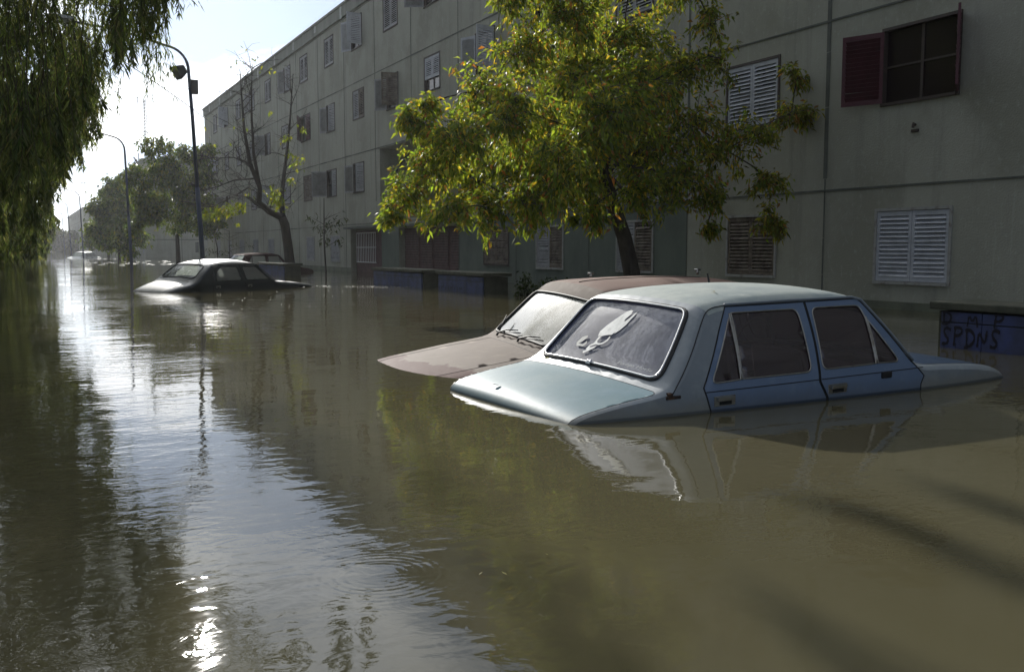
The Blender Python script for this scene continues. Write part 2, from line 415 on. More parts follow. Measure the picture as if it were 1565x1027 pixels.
# second floor
W(9.1, 10.5, 5.78, 6.95, 'ww'); W(12.7, 14.1, 5.78, 6.95, 'gg'); W(16.4, 17.8, 5.78, 6.95, 'gg'); W(20.1, 21.5, 5.78, 6.95, 'wo')
W(23.75, 25.0, 5.78, 6.98, 'O2', None, 'second floor window with both grey shutters swung open')
W(27.55, 28.85, 5.85, 6.98, 'half', m_frd, 'second floor window with white shutters raised above a dark gap')
W(31.2, 32.4, 5.75, 6.95, 'O3', None, 'second floor window with a brown leaf and a grey leaf swung open')
W(34.85, 36.2, 5.85, 6.98, 'bg', m_frd); W(38.6, 39.8, 5.75, 6.9, 'O1')
W(42.3, 43.9, 5.75, 6.95, 'RC', m_frd, 'second floor window with dark maroon shutters')
for y, s in ((46.2, 'gg'), (49.9, 'go'), (53.5, 'gg'), (57.2, 'gg'), (60.9, 'gg'), (64.6, 'O2')): W(y, y + 1.3, 5.78, 6.9, s)
# third floor
for y, s in ((9.1, 'gg'), (12.8, 'gg'), (16.5, 'gg'), (20.2, 'gg'), (23.8, 'O2'), (27.5, 'go')): W(y, y + 1.35, 8.5, 9.72, s)
W(31.2, 32.65, 8.5, 9.72, 'gg'); W(35.0, 36.3, 8.5, 9.72, 'O2', None, 'top floor window with both pale shutters flung wide open'); W(38.65, 39.95, 8.45, 9.65, 'gg')
W(42.6, 43.9, 8.4, 9.6, 'gg'); W(45.6, 46.9, 8.4, 9.6, 'O1')
for y, s in ((49.6, 'gg'), (53.4, 'O1'), (57.1, 'gg'), (60.8, 'O2'), (64.5, 'gg')): W(y, y + 1.3, 8.45, 9.6, s)
ST = {'ww': ('w', 'w', 0, 0), 'gg': ('g', 'g', 0, 0), 'bb': ('b', 'b', 0, 0), 'bg': ('b', 'g', 0, 0), 'RR': ('r', 'r', 127, 158),
      'wo': ('w', 'w', 0, 150), 'go': ('g', 'g', 0, 120), 'O1': ('g', 'g', 12, 165), 'O2': ('w', 'w', 100, 158), 'O3': ('b', 'g', 78, 150), 'half': ('w', 'w', 0, 0), 'RC': ('r', 'r', 0, 25)}
opn = [(a, b, c, d, .12) for (a, b, c, d, *_r) in wins]
RC = (26.2, 33.2, 1.95, 4.52, 2.2)         # deep entrance recess on the first floor
GF = (26.2, 31.3, -1.0, 1.62, .35); BR = (33.1, 36.75, -1.0, 1.66, .3)
zones = [(15.2, 26.2, -1.0, 1.83, 1), (31.3, 33.1, -1.0, 1.83, 1), (-8, 15.2, -1.0, 0.12, 2), (36.75, 69.2, -1.0, 0.16, 2)]
wall = facade(blk, -8, 69.2, -1.0, 9.98, opn + [RC, GF, BR], 'wall', [m_wall, m_wall2, m_damp], zones=zones)
for (a, b, c, d, s, fr, lb) in wins: 
    if s == 'half':
        f = window(blk, a, b, c, d, ('w', 'w', None, None), fr, lb)
        lw = (b - a - .1) / 2 - .002
        for y, sd in ((a + .049, 1), (b - .049, -1)): shutter(f, y, c + .42, lw, d - c - .47, m_shw, 0, sd, x=.03)
    else: window(blk, a, b, c, d, ST[s], fr, lb)
# parapet band and roof edge, set proud of the wall
b = MB(); b.box(-.09, 8.9, -7.9, 69.1, 9.985, 10.42); b.box(-.13, 8.95, -8.0, 69.2, 10.425, 10.52)
b.build('parapet', m_para, blk)
b = MB()
JY = [.7, 4.35, 8.0, 11.58, 15.2, 18.85, 22.5, 26.2, 30.0, 33.62, 37.3, 41.0, 44.6, 48.3, 52.0, 55.6, 59.3, 63.0, 66.6]
def jit(): return random.uniform(-.006, .006)
for z, t_ in ((1.86, .024), (4.56, .032), (7.26, .030), (9.93, .02)):
    y = -8.0
    while y < 69.0:
        y2 = min(69.0, y + random.uniform(.5, 1.4)); k = t_ * random.uniform(.55, 1.35) * (1.5 if 11.6 < y < 15.4 and z > 4 and z < 5 else 1)
        b.box(-.012 - random.uniform(0, .004), .01, y, y2, z - k / 2 + jit() * .5, z + k / 2 + jit() * .5); y = y2
for y in JY:
    z = -.8
    wd = .075 if y in (11.58,) else (.05 if y == 15.2 else .022)
    while z < 9.9:
        z2 = min(9.92, z + random.uniform(.5, 1.5))
        inr = (RC[0] < y < RC[1] and z2 > RC[2] and z < RC[3]) or (GF[0] < y < GF[1] and z < GF[3]) or (BR[0] < y < BR[1] and z < BR[3])
        ww = wd if (z > 1.8 or wd < .03) else .02
        if not inr: b.box(-.010 - random.uniform(0, .0018), .01, y - ww / 2 + jit() * .4, y + ww / 2 + jit() * .4, z + .012, z2)
        z = z2
b.build('panel_joint', m_joint, blk)
for y in JY[4:]:
    b = MB(); hh = random.uniform(.28, .5)
    b.box(-.105, -.088, y - .10, y + .10, 10.42 - hh, 10.41); b.build('scupper_stain', m_pale, blk)
# roller shutters and doors of the ground floor shop
b = MB()
for k in range(26): b.box(.20 + (k % 2) * .006, .26, 26.25, 31.25, -.6 + k * .085, -.6 + k * .085 + .08)
for y in (27.4, 28.7, 29.9): b.box(.17, .27, y, y + .06, -.9, 1.6)
tag(b.build('roller_shutter', m_brick, blk), 'rusty red roller shutter under the entrance recess')
b = MB(); b.box(.22, .26, 33.15, 36.7, -.9, 1.62)
dr = tag(b.build('shop_door', m_brick, blk), 'dark red shop front behind white bars')
b = MB()
for k in range(12):
    y = 34.1 + k * .2; b.box(.10, .118, y, y + .022, .38, 1.52)
for z in (.38, .95, 1.5): b.box(.096, .122, 34.05, 36.35, z, z + .03)
b.build('window_grille', mat('white_metal_bars', (.7, .7, .7), .5), dr)
b = MB(); b.box(-.25, .3, 33.0, 36.9, 1.68, 1.76); b.box(-.2, .3, 25.9, 31.5, 1.66, 1.74); b.build('canopy_slab', m_joint, blk)
# blue painted arch on the far side wall of the recess
m_blue = mat('blue_cabinet_paint', (0.06, 0.078, 0.195), 0.7, noise=[(2.5, (0.05, 0.05, 0.07), .48, .68, 1), (5, (0.045, 0.055, 0.11), .4, .7, 1), (18, (0.06, 0.05, 0.05), .62, .8, 1)])
b = MB(); pts = []
for k in range(15):
    a = R(90 + k * 90 / 14)
    pts.append((1.55 + 1.0 * math.cos(a), 33.17, 3.4 + 1.0 * math.sin(a)))
pts += [(.55, 33.17, 3.0)]
b.tube(pts, .055, 6); b.build('arch_trim', m_blue, blk)
b = MB(); b.tube([(-.02, 9.83, 2.72), (-.06, 9.83, 2.74), (-.07, 9.83, 2.68)], .022, 7); b.box(-.03, .0, 9.78, 9.9, 2.62, 2.66); b.build('wall_outlet', m_frd, blk)

# ---- the two far blocks
def far_block(x, y0, y1, zt, label, depth=14, seed=1):
    rs = random.Random(seed)
    r = tag(empty('apartment_building', (x, 0, 0)), label, 'building')
    op = []; y = y0 + 1.5
    while y < y1 - 2:
        for z in (.4, 3.06, 5.8, 8.4):
            if z + 1.2 < zt - .4: op.append((y, y + 1.35, z, z + 1.12, .12))
        y += 3.7
    facade(r, y0, y1, -1, zt - .5, op, 'wall', [m_wall], depth=depth)
    b = MB(); b.box(-.1, depth + .1, y0 - .1, y1 + .1, zt - .495, zt); b.build('parapet', m_para, r)
    sh = MB()
    for (a, c, e, g, d) in op: sh.box(.02 if rs.random() < .7 else .08, .1, a + .03, c - .03, e + .03, g - .03, rs.choice((0, 0, 1, 2)))
    tag(sh.build('shutter', [m_shg, m_shb, m_pane], r), kind=None)
    b = MB()
    for z in (1.86, 4.56, 7.26):
        if z < zt: b.box(.3, depth, y0 - .012, y0, z - .03, z + .03); b.box(-.012, 0, y0, y1, z - .03, z + .03)
    for xx in (3.6, 7.2, 10.8): b.box(xx, xx + .05, y0 - .014, y0, -.9, zt - .5)
    for xx in (1.2, 5.0, 6.2, 9.3):
        for z in (.5, 3.2, 5.9): b.box(xx, xx + .35, y0 - .016, y0, z, z + 1.1) if rs.random() < .6 else None
    b.build('panel_joint', m_joint, r)
    return r
far_block(FX, 106.4, 168, 10.25, 'second apartment block behind the leafy street trees, with an antenna mast on its roof', 16, 3)
far_block(13.2, 237, 316, 10.3, 'farthest pale apartment block at the end of the street, partly hidden by thin lamp posts', 24, 5)
#@@
# ------------------------------------------------------------------ sedans
def chaikin(P, n=2):
    P = np.array(P, float)
    for _ in range(n):
        Q = [P[0]]
        for a, b in zip(P[:-1], P[1:]): Q += [a * .75 + b * .25, a * .25 + b * .75]
        Q.append(P[-1]); P = np.array(Q)
    return P

class Car:
    def __init__(s, prof, planx, plany, zb, tum, halfw_scale=1.0):
        """prof rows: x, z, crown, r, v0"""
        P = np.array([list(p) + [i] for i, p in enumerate(prof)], float)
        s.P = chaikin(P, 2); s.planx = planx; s.plany = plany; s.zb = zb; s.tum = tum
        d = np.gradient(s.P[:, :2], axis=0); d /= np.linalg.norm(d, axis=1)[:, None]
        s.N = np.stack([-d[:, 1], d[:, 0]], 1)     # outward for a profile running rear -> front over the top
        for _ in range(3): s.N[1:-1] = (s.N[:-2] + 2 * s.N[1:-1] + s.N[2:]) / 4
        s.N /= np.linalg.norm(s.N, axis=1)[:, None]
        s.T = s.P[:, 5]
        s.E = s.P[:, :2] - s.N * (s.P[:, 2] + s.P[:, 3])[:, None]
        seg = np.linalg.norm(np.diff(s.P[:, :2], axis=0), axis=1)
        s.S = np.concatenate([[0], np.cumsum(seg)])
    def ys(s, x, z):
        yb = np.interp(x, s.planx, s.plany)
        if z > s.zb:
            h = z - s.zb; return yb - h * s.tum * (0.85 + 0.35 * h / 0.45)
        return yb + 0.012 * (1 - ((z - .62) / .26) ** 2) if z > .36 else yb
    def t2s(s, t): return np.interp(t, s.T, s.S)
    def s2t(s, q): return np.interp(q, s.S, s.T)
    def rib(s, q, v, off=0.0):
        x, z, cr, r, v0 = [np.interp(q, s.S, s.P[:, k]) for k in range(5)]
        nx, nz = np.interp(q, s.S, s.N[:, 0]), np.interp(q, s.S, s.N[:, 1])
        k = math.hypot(nx, nz); nx /= k; nz /= k
        a = abs(v); qq = min(1, max(0, (a - v0) / (1 - v0)))
        o = cr * v * v + r * (1 - math.sqrt(max(0, 1 - qq * qq))) - off
        ex, ez = x - nx * (cr + r), z - nz * (cr + r)
        return Vector((x - nx * o, v * (s.ys(ex, ez) + off * (a > .97)), z - nz * o))
    def side(s, x, z, sg, off=0.0):
        return Vector((x, sg * (s.ys(x, z) + off), z))
    def sil(s):
        return [tuple(e) for e in s.E]

VV = [0, .2, .4, .58, .72, .82, .88, .92, .95, .97, .985, .995, 1.0]
def cdt(outer, holes, grid, fmap, mb, mi=0, eps=1e-5, tol=0.012):
    """fill the 2-D outline (minus holes) with triangles and map it to 3-D"""
    verts = []; edges = []
    for loop in [outer] + holes:
        k = len(verts); verts += loop; n = len(loop)
        edges += [(k + i, k + (i + 1) % n) for i in range(n)]
    B = np.array(verts)
    for g in grid:
        if not pipoly(g, outer) or any(pipoly(g, h) for h in holes): continue
        if np.min(np.hypot(B[:, 0] - g[0], B[:, 1] - g[1])) < tol: continue
        verts.append(g)
    r = delaunay_2d_cdt([Vector(p) for p in verts], edges, [], 0, eps)
    vo, fo = r[0], r[2]
    fs = []
    for f in fo:
        c = sum((vo[i] for i in f), Vector((0, 0))) / len(f)
        if pipoly(c, outer) and not any(pipoly(c, h) for h in holes): fs.append(tuple(f))
    used = sorted({i for f in fs for i in f}); ix = {u: k for k, u in enumerate(used)}
    mb.add([fmap(vo[u].x, vo[u].y) for u in used], [tuple(ix[i] for i in f) for f in fs], mi)

def dense(loop, step=0.05, closed=True):
    out_ = []; n = len(loop)
    for i in range(n if closed else n - 1):
        a = np.array(loop[i]); b = np.array(loop[(i + 1) % n]); k = max(1, int(np.linalg.norm(b - a) / step))
        out_ += [tuple(a + (b - a) * j / k) for j in range(k)]
    if not closed: out_.append(tuple(loop[-1]))
    return out_
def roundpoly(loop, r, n=5):
    out_ = []; N = len(loop)
    rr = r if hasattr(r, '__len__') else [r] * N
    for i in range(N):
        p = np.array(loop[i], float); a = np.array(loop[i - 1], float); b = np.array(loop[(i + 1) % N], float)
        da = (a - p); db = (b - p); la, lb = np.linalg.norm(da), np.linalg.norm(db)
        q = min(rr[i], la * .45, lb * .45)
        if q < 1e-4: out_.append(tuple(p)); continue
        A_ = p + da / la * q; B2 = p + db / lb * q
        for k in range(n + 1):
            t = k / n; out_.append(tuple((1 - t) ** 2 * A_ + 2 * t * (1 - t) * p + t * t * B2))
    return out_

VS = 0.7   # metres per unit of v in the ribbon's 2-D domain
def make_car(name, loc, rot, label, sp, mats, cat='car', group=None, detail=True):
    root = tag(empty(name, loc, rot), label, cat, group)
    c = Car(sp['prof'], sp['planx'], sp['plany'], sp['zb'], sp['tum'])
    Smax = c.S[-1]
    vs = sorted({-v for v in VV} | set(VV))
    rgrid = [(q, v * VS) for q in np.arange(0.03, Smax, 0.05) for v in vs[1:-1]]
    rmap = lambda q, v, off=0.0: c.rib(q, max(-1, min(1, v / VS)), off)
    S = c.t2s
    def rect(t0, t1, v, vt=None):
        vt = v if vt is None else vt
        return [(S(t0), -v * VS), (S(t0), v * VS), (S(t1), vt * VS), (S(t1), -vt * VS)]
    rw = dense(roundpoly(rect(*sp['rear_glass']), sp.get('glass_r', .07)), .04)
    ws = dense(roundpoly(rect(*sp['wind_glass']), sp.get('glass_r', .07)), .04)
    lid = dense(roundpoly(rect(*sp['lid']), .05), .05)
    hd = dense(roundpoly(rect(*sp['hood']), .04), .05)
    rf0, rf1 = sp['roof']
    roof = dense([(S(rf0), -VS), (S(rf0), VS), (S(rf1), VS), (S(rf1), -VS)], .04)
    # ribbon border must share the silhouette's points
    bq = list(np.arange(0, Smax, 0.03)) + [Smax]
    outer = [(q, -VS) for q in bq] + [(Smax, v * VS) for v in vs[1:-1]] + [(q, VS) for q in bq[::-1]] + [(0, v * VS) for v in vs[::-1][1:-1]]
    body = MB()
    rin = [(q, v * VS) for q, v in []]
    # the roof is its own part
    cdt(outer, [rw, ws, lid, hd, [(a, max(-VS * .9999, min(VS * .9999, b))) for a, b in roof]], rgrid, rmap, body, 0)
    for (loop, nm, key) in ((lid, 'trunk_lid', 'lid'), (hd, 'hood', 'hood'), (roof, 'roof', 'roof')):
        if detail or True:
            m = MB(); cdt(loop, [], rgrid, rmap, m)
            o = m.build(nm, mats[key], root, smooth=True)
            if nm != 'roof':
                sm = MB(); sm.tube([rmap(a, b, -.0015) for a, b in loop], .0035, 5, closed=True); sm.build('panel_gap', mats['gap'], o)
            if sp.get('labels', {}).get(nm): o['label'] = sp['labels'][nm]
    # sides
    sil = [(float(np.interp(q, c.S, c.E[:, 0])), float(np.interp(q, c.S, c.E[:, 1]))) for q in bq]
    so_ = sil + dense([sil[-1], (sil[-1][0], .25), (sil[0][0], .25), sil[0]], .08, closed=False)[1:-1]
    sgrid = [(x, z) for x in np.arange(sil[0][0] + .03, sil[-1][0], .07) for z in np.arange(.28, 1.45, .055)]
    for sg in (-1, 1):
        smap = lambda x, z, off=0.0, sg=sg: c.side(x, z, sg, off)
        doors = [dense(d['poly'], .05) for d in sp['doors']]
        extra = [dense(roundpoly(p, .05), .04) for p in sp.get('side_glass', [])]
        cdt(so_, doors + extra, sgrid, smap, body, 0)
        for ex in extra:
            g = MB(); cdt(ex, [], [], lambda x, z: smap(x, z, -.008), g); g.build('side_window', mats['sglass'], root, smooth=True)
        for d, dl in zip(sp['doors'], doors):
            wl = [dense(roundpoly(p, rr), .04) for p, rr in d['win']]
            m = MB(); cdt(dl, wl, sgrid, lambda x, z: smap(x, z, .003), m)
            m.tube([smap(a, b, .0035) for a, b in dl], .004, 5, closed=True, mi=1)
            if d.get('crease'):
                z_ = d['crease']; xs_ = [a for a, b in dl if abs(b - z_) < .06]
                m.tube([smap(x, z_, .003) for x in np.linspace(min(xs_) + .01, max(xs_) - .01, 12)], .003, 5, mi=1)
            do = m.build('door', [mats['door'], mats['gap']], root, smooth=True)
            for k, p in enumerate(wl):
                if d.get('open') and k == 0: pass
                else:
                    g = MB(); cdt(p, [], sgrid, lambda x, z: smap(x, z, -.006), g)
                    g.build('window' if k == 0 else 'quarter_window', mats['sglass'], do, smooth=True)
                t_ = MB(); t_.tube([smap(a, b, .004) for a, b in p], .005, 6, closed=True); t_.build('window_trim', mats['trim'], do, smooth=True)
            if d.get('bar'):
                (x0, z0), (x1, z1) = d['bar']
                t_ = MB(); t_.tube([smap(x0 + (x1 - x0) * k / 6, z0 + (z1 - z0) * k / 6, .002) for k in range(7)], .0075, 6); t_.build('window_bar', mats['trim'], do, smooth=True)
            for hx0, hx1, hz in d.get('handle', []):
                h = MB(); y = c.ys((hx0 + hx1) / 2, hz)
                ya, yb = sorted((sg * (y - .002), sg * (y + .006))); h.box(hx0, hx1, ya, yb, hz - .03, hz + .028)
                ya, yb = sorted((sg * (y + .007), sg * (y + .028))); h.box(hx0 + .01, hx1 - .02, ya, yb, hz + .002, hz + .024)
                ya, yb = sorted((sg * (y + .0065), sg * (y + .010))); h.box(hx0 + .035, hx1 - .03, ya, yb, hz - .024, hz - .002, mi=1)
                h.build('handle', [mats['chrome_old'], mats['gap']], do, bevel=.003)
        # drip rail
        dp = sp['drip']; t_ = MB()
        t_.tube([smap(a, b, .008) for a, b in dense(dp, .05, closed=False)], .009, 6); t_.build('drip_rail', mats['drip'], root, smooth=True)
        if sp.get('cseam'):
            t_ = MB(); P_ = chaikin(sp['cseam'], 2); t_.tube([smap(a, b, .0015) for a, b in P_], .0032, 5); t_.build('panel_gap', mats['gap'], root, smooth=True)
    bo = body.build('body', mats['body'], root, smooth=True)
    if sp.get('labels', {}).get('body'): bo['label'] = sp['labels']['body']
    # glass front and back
    for loop, nm, key in ((rw, 'rear_window', 'rglass'), (ws, 'windshield', 'wglass')):
        g = MB(); cdt(loop, [], rgrid, lambda a, b: rmap(a, b, -.004), g)
        go = g.build(nm, mats[key], root, smooth=True)
        t_ = MB(); t_.tube([rmap(a, b, .002) for a, b in loop], .011, 7, closed=True); t_.build('window_seal', mats['rubber'], go, smooth=True)
        if nm in sp.get('chrome', ()):
            cx = sum(a for a, b in loop) / len(loop)
            ins = [(cx + (a - cx) * .965, b * .978) for a, b in loop]
            t_ = MB(); t_.tube([rmap(a, b, .012) for a, b in ins], .0062, 6, closed=True); t_.build('window_trim', mats['chrome'], go, smooth=True)
    # seats, steering wheel, floor tub: what shows through the windows
    x0, x1 = sp['cabin']; hb = sp.get('seat_top', 1.05)
    def seat(x, y0, y1, zt, name='seat'):
        m = MB(); n = 8
        for k in range(n):
            a = k / (n - 1); zz = .25 + (zt - .25) * a; xx = x - (zt - .25) * a * .28
            wq = 1 - .12 * a ** 3; ym = (y0 + y1) / 2; hw = (y1 - y0) / 2 * wq; th = .07 * (1 - .45 * a)
            m.v += [(xx - th, ym - hw, zz), (xx - th, ym + hw, zz), (xx + th, ym + hw, zz), (xx + th, ym - hw, zz)]
        for k in range(n - 1):
            for j in range(4):
                m.f.append((k * 4 + j, k * 4 + (j + 1) % 4, k * 4 + 4 + (j + 1) % 4, k * 4 + 4 + j)); m.m.append(0)
        m.f.append((n * 4 - 4, n * 4 - 3, n * 4 - 2, n * 4 - 1)); m.m.append(0)
        return m.build(name, mats['seat'], root, smooth=False, bevel=.025)
    seat(x0 + .35, -.58, .58, hb - .08, 'rear_bench')
    for sg in (-1, 1): seat(x0 + 1.15, sg * .36 - .25, sg * .36 + .25, hb)
    m = MB(); cx, cy, cz = x1 - .42, .34 * sp.get('drive', 1), .93
    m.tube([(cx + .19 * math.cos(a) * .35, cy + .19 * math.sin(a), cz + .19 * math.cos(a)) for a in np.linspace(0, 2 * math.pi, 20)[:-1]], .013, 6, closed=True)
    m.tube([(cx, cy - .18, cz), (cx + .03, cy, cz - .02), (cx, cy + .18, cz)], .012, 5); m.build('steering_wheel', mats['rubber'], root, smooth=True)
    m = MB(); m.box(x1 - .34, x1 - .05, -.62, .62, .62, .86); m.build('dashboard', mats['seat'], root, bevel=.03)
    return root, c, rmap, S

chrome = mat('chrome', (0.85, 0.85, 0.85), 0.28, metal=1.0)
chrome_old = mat('dull_chrome', (0.42, 0.41, 0.38), 0.32, metal=1.0, noise=(12, (0.18, .14, .11), .5, .75, 1))
rubber = mat('black_rubber', (0.012, 0.012, 0.013), 0.6)
gap = mat('panel_gap_dark', (0.01, 0.011, 0.012), 0.8)
seatm = mat('seat_vinyl', (0.11, 0.05, 0.06), 0.6, noise=(5, (.07, .035, .04), .4, .7, 1))
m_rust = (0.16, 0.07, 0.03)

# -- the blue sedan, boot towards the camera
blue_sp = dict(
    prof=[(-.03, .30, .01, .03, .93), (-.035, .60, .01, .03, .93), (-.03, .745, .012, .02, .95), (-.012, .792, .015, .012, .95), (.035, .828, .02, .012, .95), (.11, .852, .022, .010, .965),
          (.32, .888, .024, .010, .965), (.55, .918, .026, .012, .96), (.615, .945, .03, .025, .90), (.665, .995, .035, .045, .84), (.80, 1.155, .035, .055, .80), (.925, 1.305, .03, .055, .80),
          (.985, 1.362, .028, .05, .80), (1.12, 1.395, .035, .045, .78), (1.45, 1.422, .04, .04, .78), (1.85, 1.424, .04, .04, .78), (2.16, 1.405, .035, .04, .80), (2.29, 1.378, .03, .036, .84),
          (2.345, 1.338, .03, .02, .92), (2.53, 1.10, .03, .018, .93), (2.675, .93, .028, .018, .93), (2.72, .905, .025, .02, .92), (2.95, .895, .02, .025, .9), (3.3, .868, .02, .03, .9), (3.55, .835, .02, .035, .9),
          (3.70, .79, .02, .03, .9), (3.76, .72, .015, .02, .93), (3.77, .55, .01, .02, .93), (3.77, .30, .01, .02, .93)],
    planx=[-.05, .0, .08, .2, .5, 1.0, 1.6, 2.6, 3.1, 3.5, 3.8], plany=[.705, .718, .732, .742, .762, .777, .785, .783, .762, .715, .66],
    zb=.885, tum=.395, rear_glass=(8.3, 11.55, .835, .845), wind_glass=(18.3, 20.0, .93, .91), lid=(.6, 7.3, .955, .95), hood=(21.4, 25.5, .90),
    roof=(12.2, 17.6), glass_r=.075,
    doors=[dict(poly=[(.866, .91), (.93, .70), (1.0, .45), (1.15, .30), (1.81, .30), (1.81, .775), (1.753, .873), (1.79, 1.1), (1.82, 1.338), (1.185, 1.338), (1.08, 1.21)],
                win=[([(1.155, .937), (1.705, .935), (1.742, 1.300), (1.212, 1.302)], (.0, .05, .05, .0)), ([(.925, .928), (1.142, .936), (1.190, 1.285)], (.05, .0, .0))],
                bar=((1.150, .935), (1.198, 1.298)), handle=[(.93, 1.085, .83)], crease=.885),
           dict(poly=[(1.765, .873), (1.822, .775), (1.822, .30), (2.66, .30), (2.68, .779), (2.715, .83), (2.585, .945), (2.318, 1.318), (2.29, 1.338), (1.832, 1.338), (1.80, 1.1)],
                win=[([(1.80, .940), (2.272, .941), (2.305, 1.225), (2.285, 1.297), (1.862, 1.300)], (.05, .0, .02, .05, .05)), ([(2.292, .943), (2.49, .938), (2.318, 1.205)], (.0, .04, .0))],
                bar=((2.282, .941), (2.312, 1.225)), handle=[(1.826, 1.985, .82)], crease=.885)],
    drip=[(1.184, 1.349), (1.7, 1.352), (2.25, 1.349), (2.325, 1.33), (2.45, 1.16), (2.615, .935)], cseam=[(1.19, 1.345), (1.06, 1.335), (.985, 1.275), (.80, 1.05), (.638, .885)],
    cabin=(.9, 2.7), seat_top=1.04, chrome=('rear_window',),
    labels=dict(trunk_lid='faded pale teal boot lid with worn patches', hood='dark blue bonnet', roof='chalky pale grey roof', body='faded grey-blue body shell'))
blue_m = dict(
    body=mat('faded_blue_grey_paint', (0.22, 0.25, 0.275), 0.42, coat=0.1, noise=[(2.2, (0.18, 0.21, 0.235), 0.4, 0.7, 1.0), (9, (0.28, 0.315, 0.33), 0.5, 0.8, 1.0), (30, m_rust, 0.715, 0.75, 1.0)], bump=(2.2, 0.005)),
    roof=mat('chalky_roof_paint', (0.42, 0.455, 0.425), 0.6, spec=.3, noise=[(2.4, (0.28, 0.33, 0.33), 0.42, 0.68, 1.0), (7, (0.46, 0.50, 0.46), 0.52, 0.72, 1.0), (26, m_rust, 0.705, 0.74, 1.0)], bump=(3, 0.002)),
    lid=mat('worn_teal_paint', (0.095, 0.185, 0.22), 0.48, coat=0.0, spec=.22, noise=[(1.5, (0.155, 0.23, 0.25), 0.46, 0.66, 1.0), (5, (0.13, 0.22, 0.27), 0.5, 0.75, 1.0), (30, (.36, .38, .34), .66, .78, 1), (55, m_rust, .70, .74, 1)], bump=(2.5, 0.002)),
    hood=mat('deep_blue_paint', (0.05, 0.085, 0.15), 0.35, noise=(4, (0.08, .12, .18), .5, .75, 1)),
    door=mat('blue_door_paint', (0.13, 0.185, 0.285), 0.38, coat=0.2, noise=[(2.0, (0.115, 0.17, 0.265), 0.42, 0.7, 1.0), (11, (0.185, 0.245, 0.33), 0.55, 0.8, 1.0), (35, m_rust, .70, .74, 1)], bump=(3, 0.002)),
    gap=gap, trim=chrome_old, chrome=chrome, chrome_old=chrome_old, drip=mat('grey_drip_rail', (.16, .19, .22), .4), rubber=rubber, seat=seatm,
    sglass=glass_mat('side_glass', (0.62, 0.58, 0.62), (0.24, 0.175, 0.19), 0.34, 0.015, 1.5, .7),
    rglass=glass_mat('rear_glass_tinted', (0.12, 0.11, 0.15), (0.31, 0.35, 0.60), 0.55, 0.03, 1.6, .3, .5),
    wglass=glass_mat('windshield_glass', (0.62, 0.66, 0.62), (0.35, 0.37, 0.33), 0.22, 0.02, 1.5))
def waterline(mm, wet, silt, hgt=.016, top=.13):
    t = mm.node_tree; bs = t.nodes['Principled BSDF']; lk = bs.inputs['Base Color'].links
    g = t.nodes.new('ShaderNodeNewGeometry'); s_ = t.nodes.new('ShaderNodeSeparateXYZ'); t.links.new(g.outputs['Position'], s_.inputs[0])
    nn = t.nodes.new('ShaderNodeTexNoise'); nn.inputs['Scale'].default_value = 3.5; nn.inputs['Detail'].default_value = 9; nn.inputs['Roughness'].default_value = .7; t.links.new(g.outputs['Position'], nn.inputs[0])
    ma = t.nodes.new('ShaderNodeMath'); ma.operation = 'MULTIPLY_ADD'; t.links.new(nn.outputs[0], ma.inputs[0]); ma.inputs[1].default_value = -top * 1.1; t.links.new(s_.outputs[2], ma.inputs[2])
    m1 = t.nodes.new('ShaderNodeMapRange'); m1.inputs[1].default_value = top * .25; m1.inputs[2].default_value = -top * .35; m1.inputs[4].default_value = .55; t.links.new(ma.outputs[0], m1.inputs[0])
    x1 = t.nodes.new('ShaderNodeMix'); x1.data_type = 'RGBA'; t.links.new(m1.outputs[0], x1.inputs[0])
    if lk: t.links.new(lk[0].from_socket, x1.inputs[6])
    x1.inputs[7].default_value = (*silt, 1)
    m2 = t.nodes.new('ShaderNodeMapRange'); m2.inputs[1].default_value = hgt * 1.3; m2.inputs[2].default_value = hgt * .7; t.links.new(s_.outputs[2], m2.inputs[0])
    x2 = t.nodes.new('ShaderNodeMix'); x2.data_type = 'RGBA'; t.links.new(m2.outputs[0], x2.inputs[0]); t.links.new(x1.outputs[2], x2.inputs[6]); x2.inputs[7].default_value = (*wet, 1)
    t.links.new(x2.outputs[2], bs.inputs['Base Color'])
waterline(blue_m['body'], (.09, .10, .10), (.20, .19, .15)); waterline(blue_m['door'], (.03, .045, .07), (.10, .11, .12)); waterline(blue_m['lid'], (.07, .10, .11), (.19, .22, .20), .012, .06)
blue, bc, brib, bS = make_car('parked_car', (2.503, 4.952, -.767), (R(1.36), R(-1.04), R(1.92)),
    'old pale grey-blue saloon with darker blue doors, nearest the camera, sunk to its door handles', blue_sp, blue_m)
# clip on the rear window trim, boot hinge bracket, antenna stub
rwo = [o for o in blue.children if o.name.startswith('rear_window')][0]
m = MB(); q0 = bS(8.3)
for dv_ in (-.014, .0, .014): m.tube([brib(q0 - .012, .03 * VS + dv_, .018), brib(q0 + .022, .03 * VS + dv_, .022)], .0075, 7)
m.build('trim_clip', chrome, rwo, smooth=True)
m = MB(); m.box(.60, .70, -.775, -.745, .868, .886); m.box(.61, .64, -.780, -.75, .885, .905)
m.build('quarter_panel_vent', mat('rusty_black', (.03, .022, .018), .8, noise=(20, m_rust, .5, .7, 1)), blue, bevel=.004)
m = MB(); m.tube([(2.08, .60, 1.37), (2.075, .62, 1.45)], [.010, .006], 6); m.tube([(2.03, .60, 1.376), (2.10, .6, 1.372)], .012, 6); m.build('antenna_stub', rubber, blue)
m = MB(); m.box(2.30, 2.39, -.80, -.782, .845, .888); m.build('mirror_base', rubber, blue, bevel=.006)
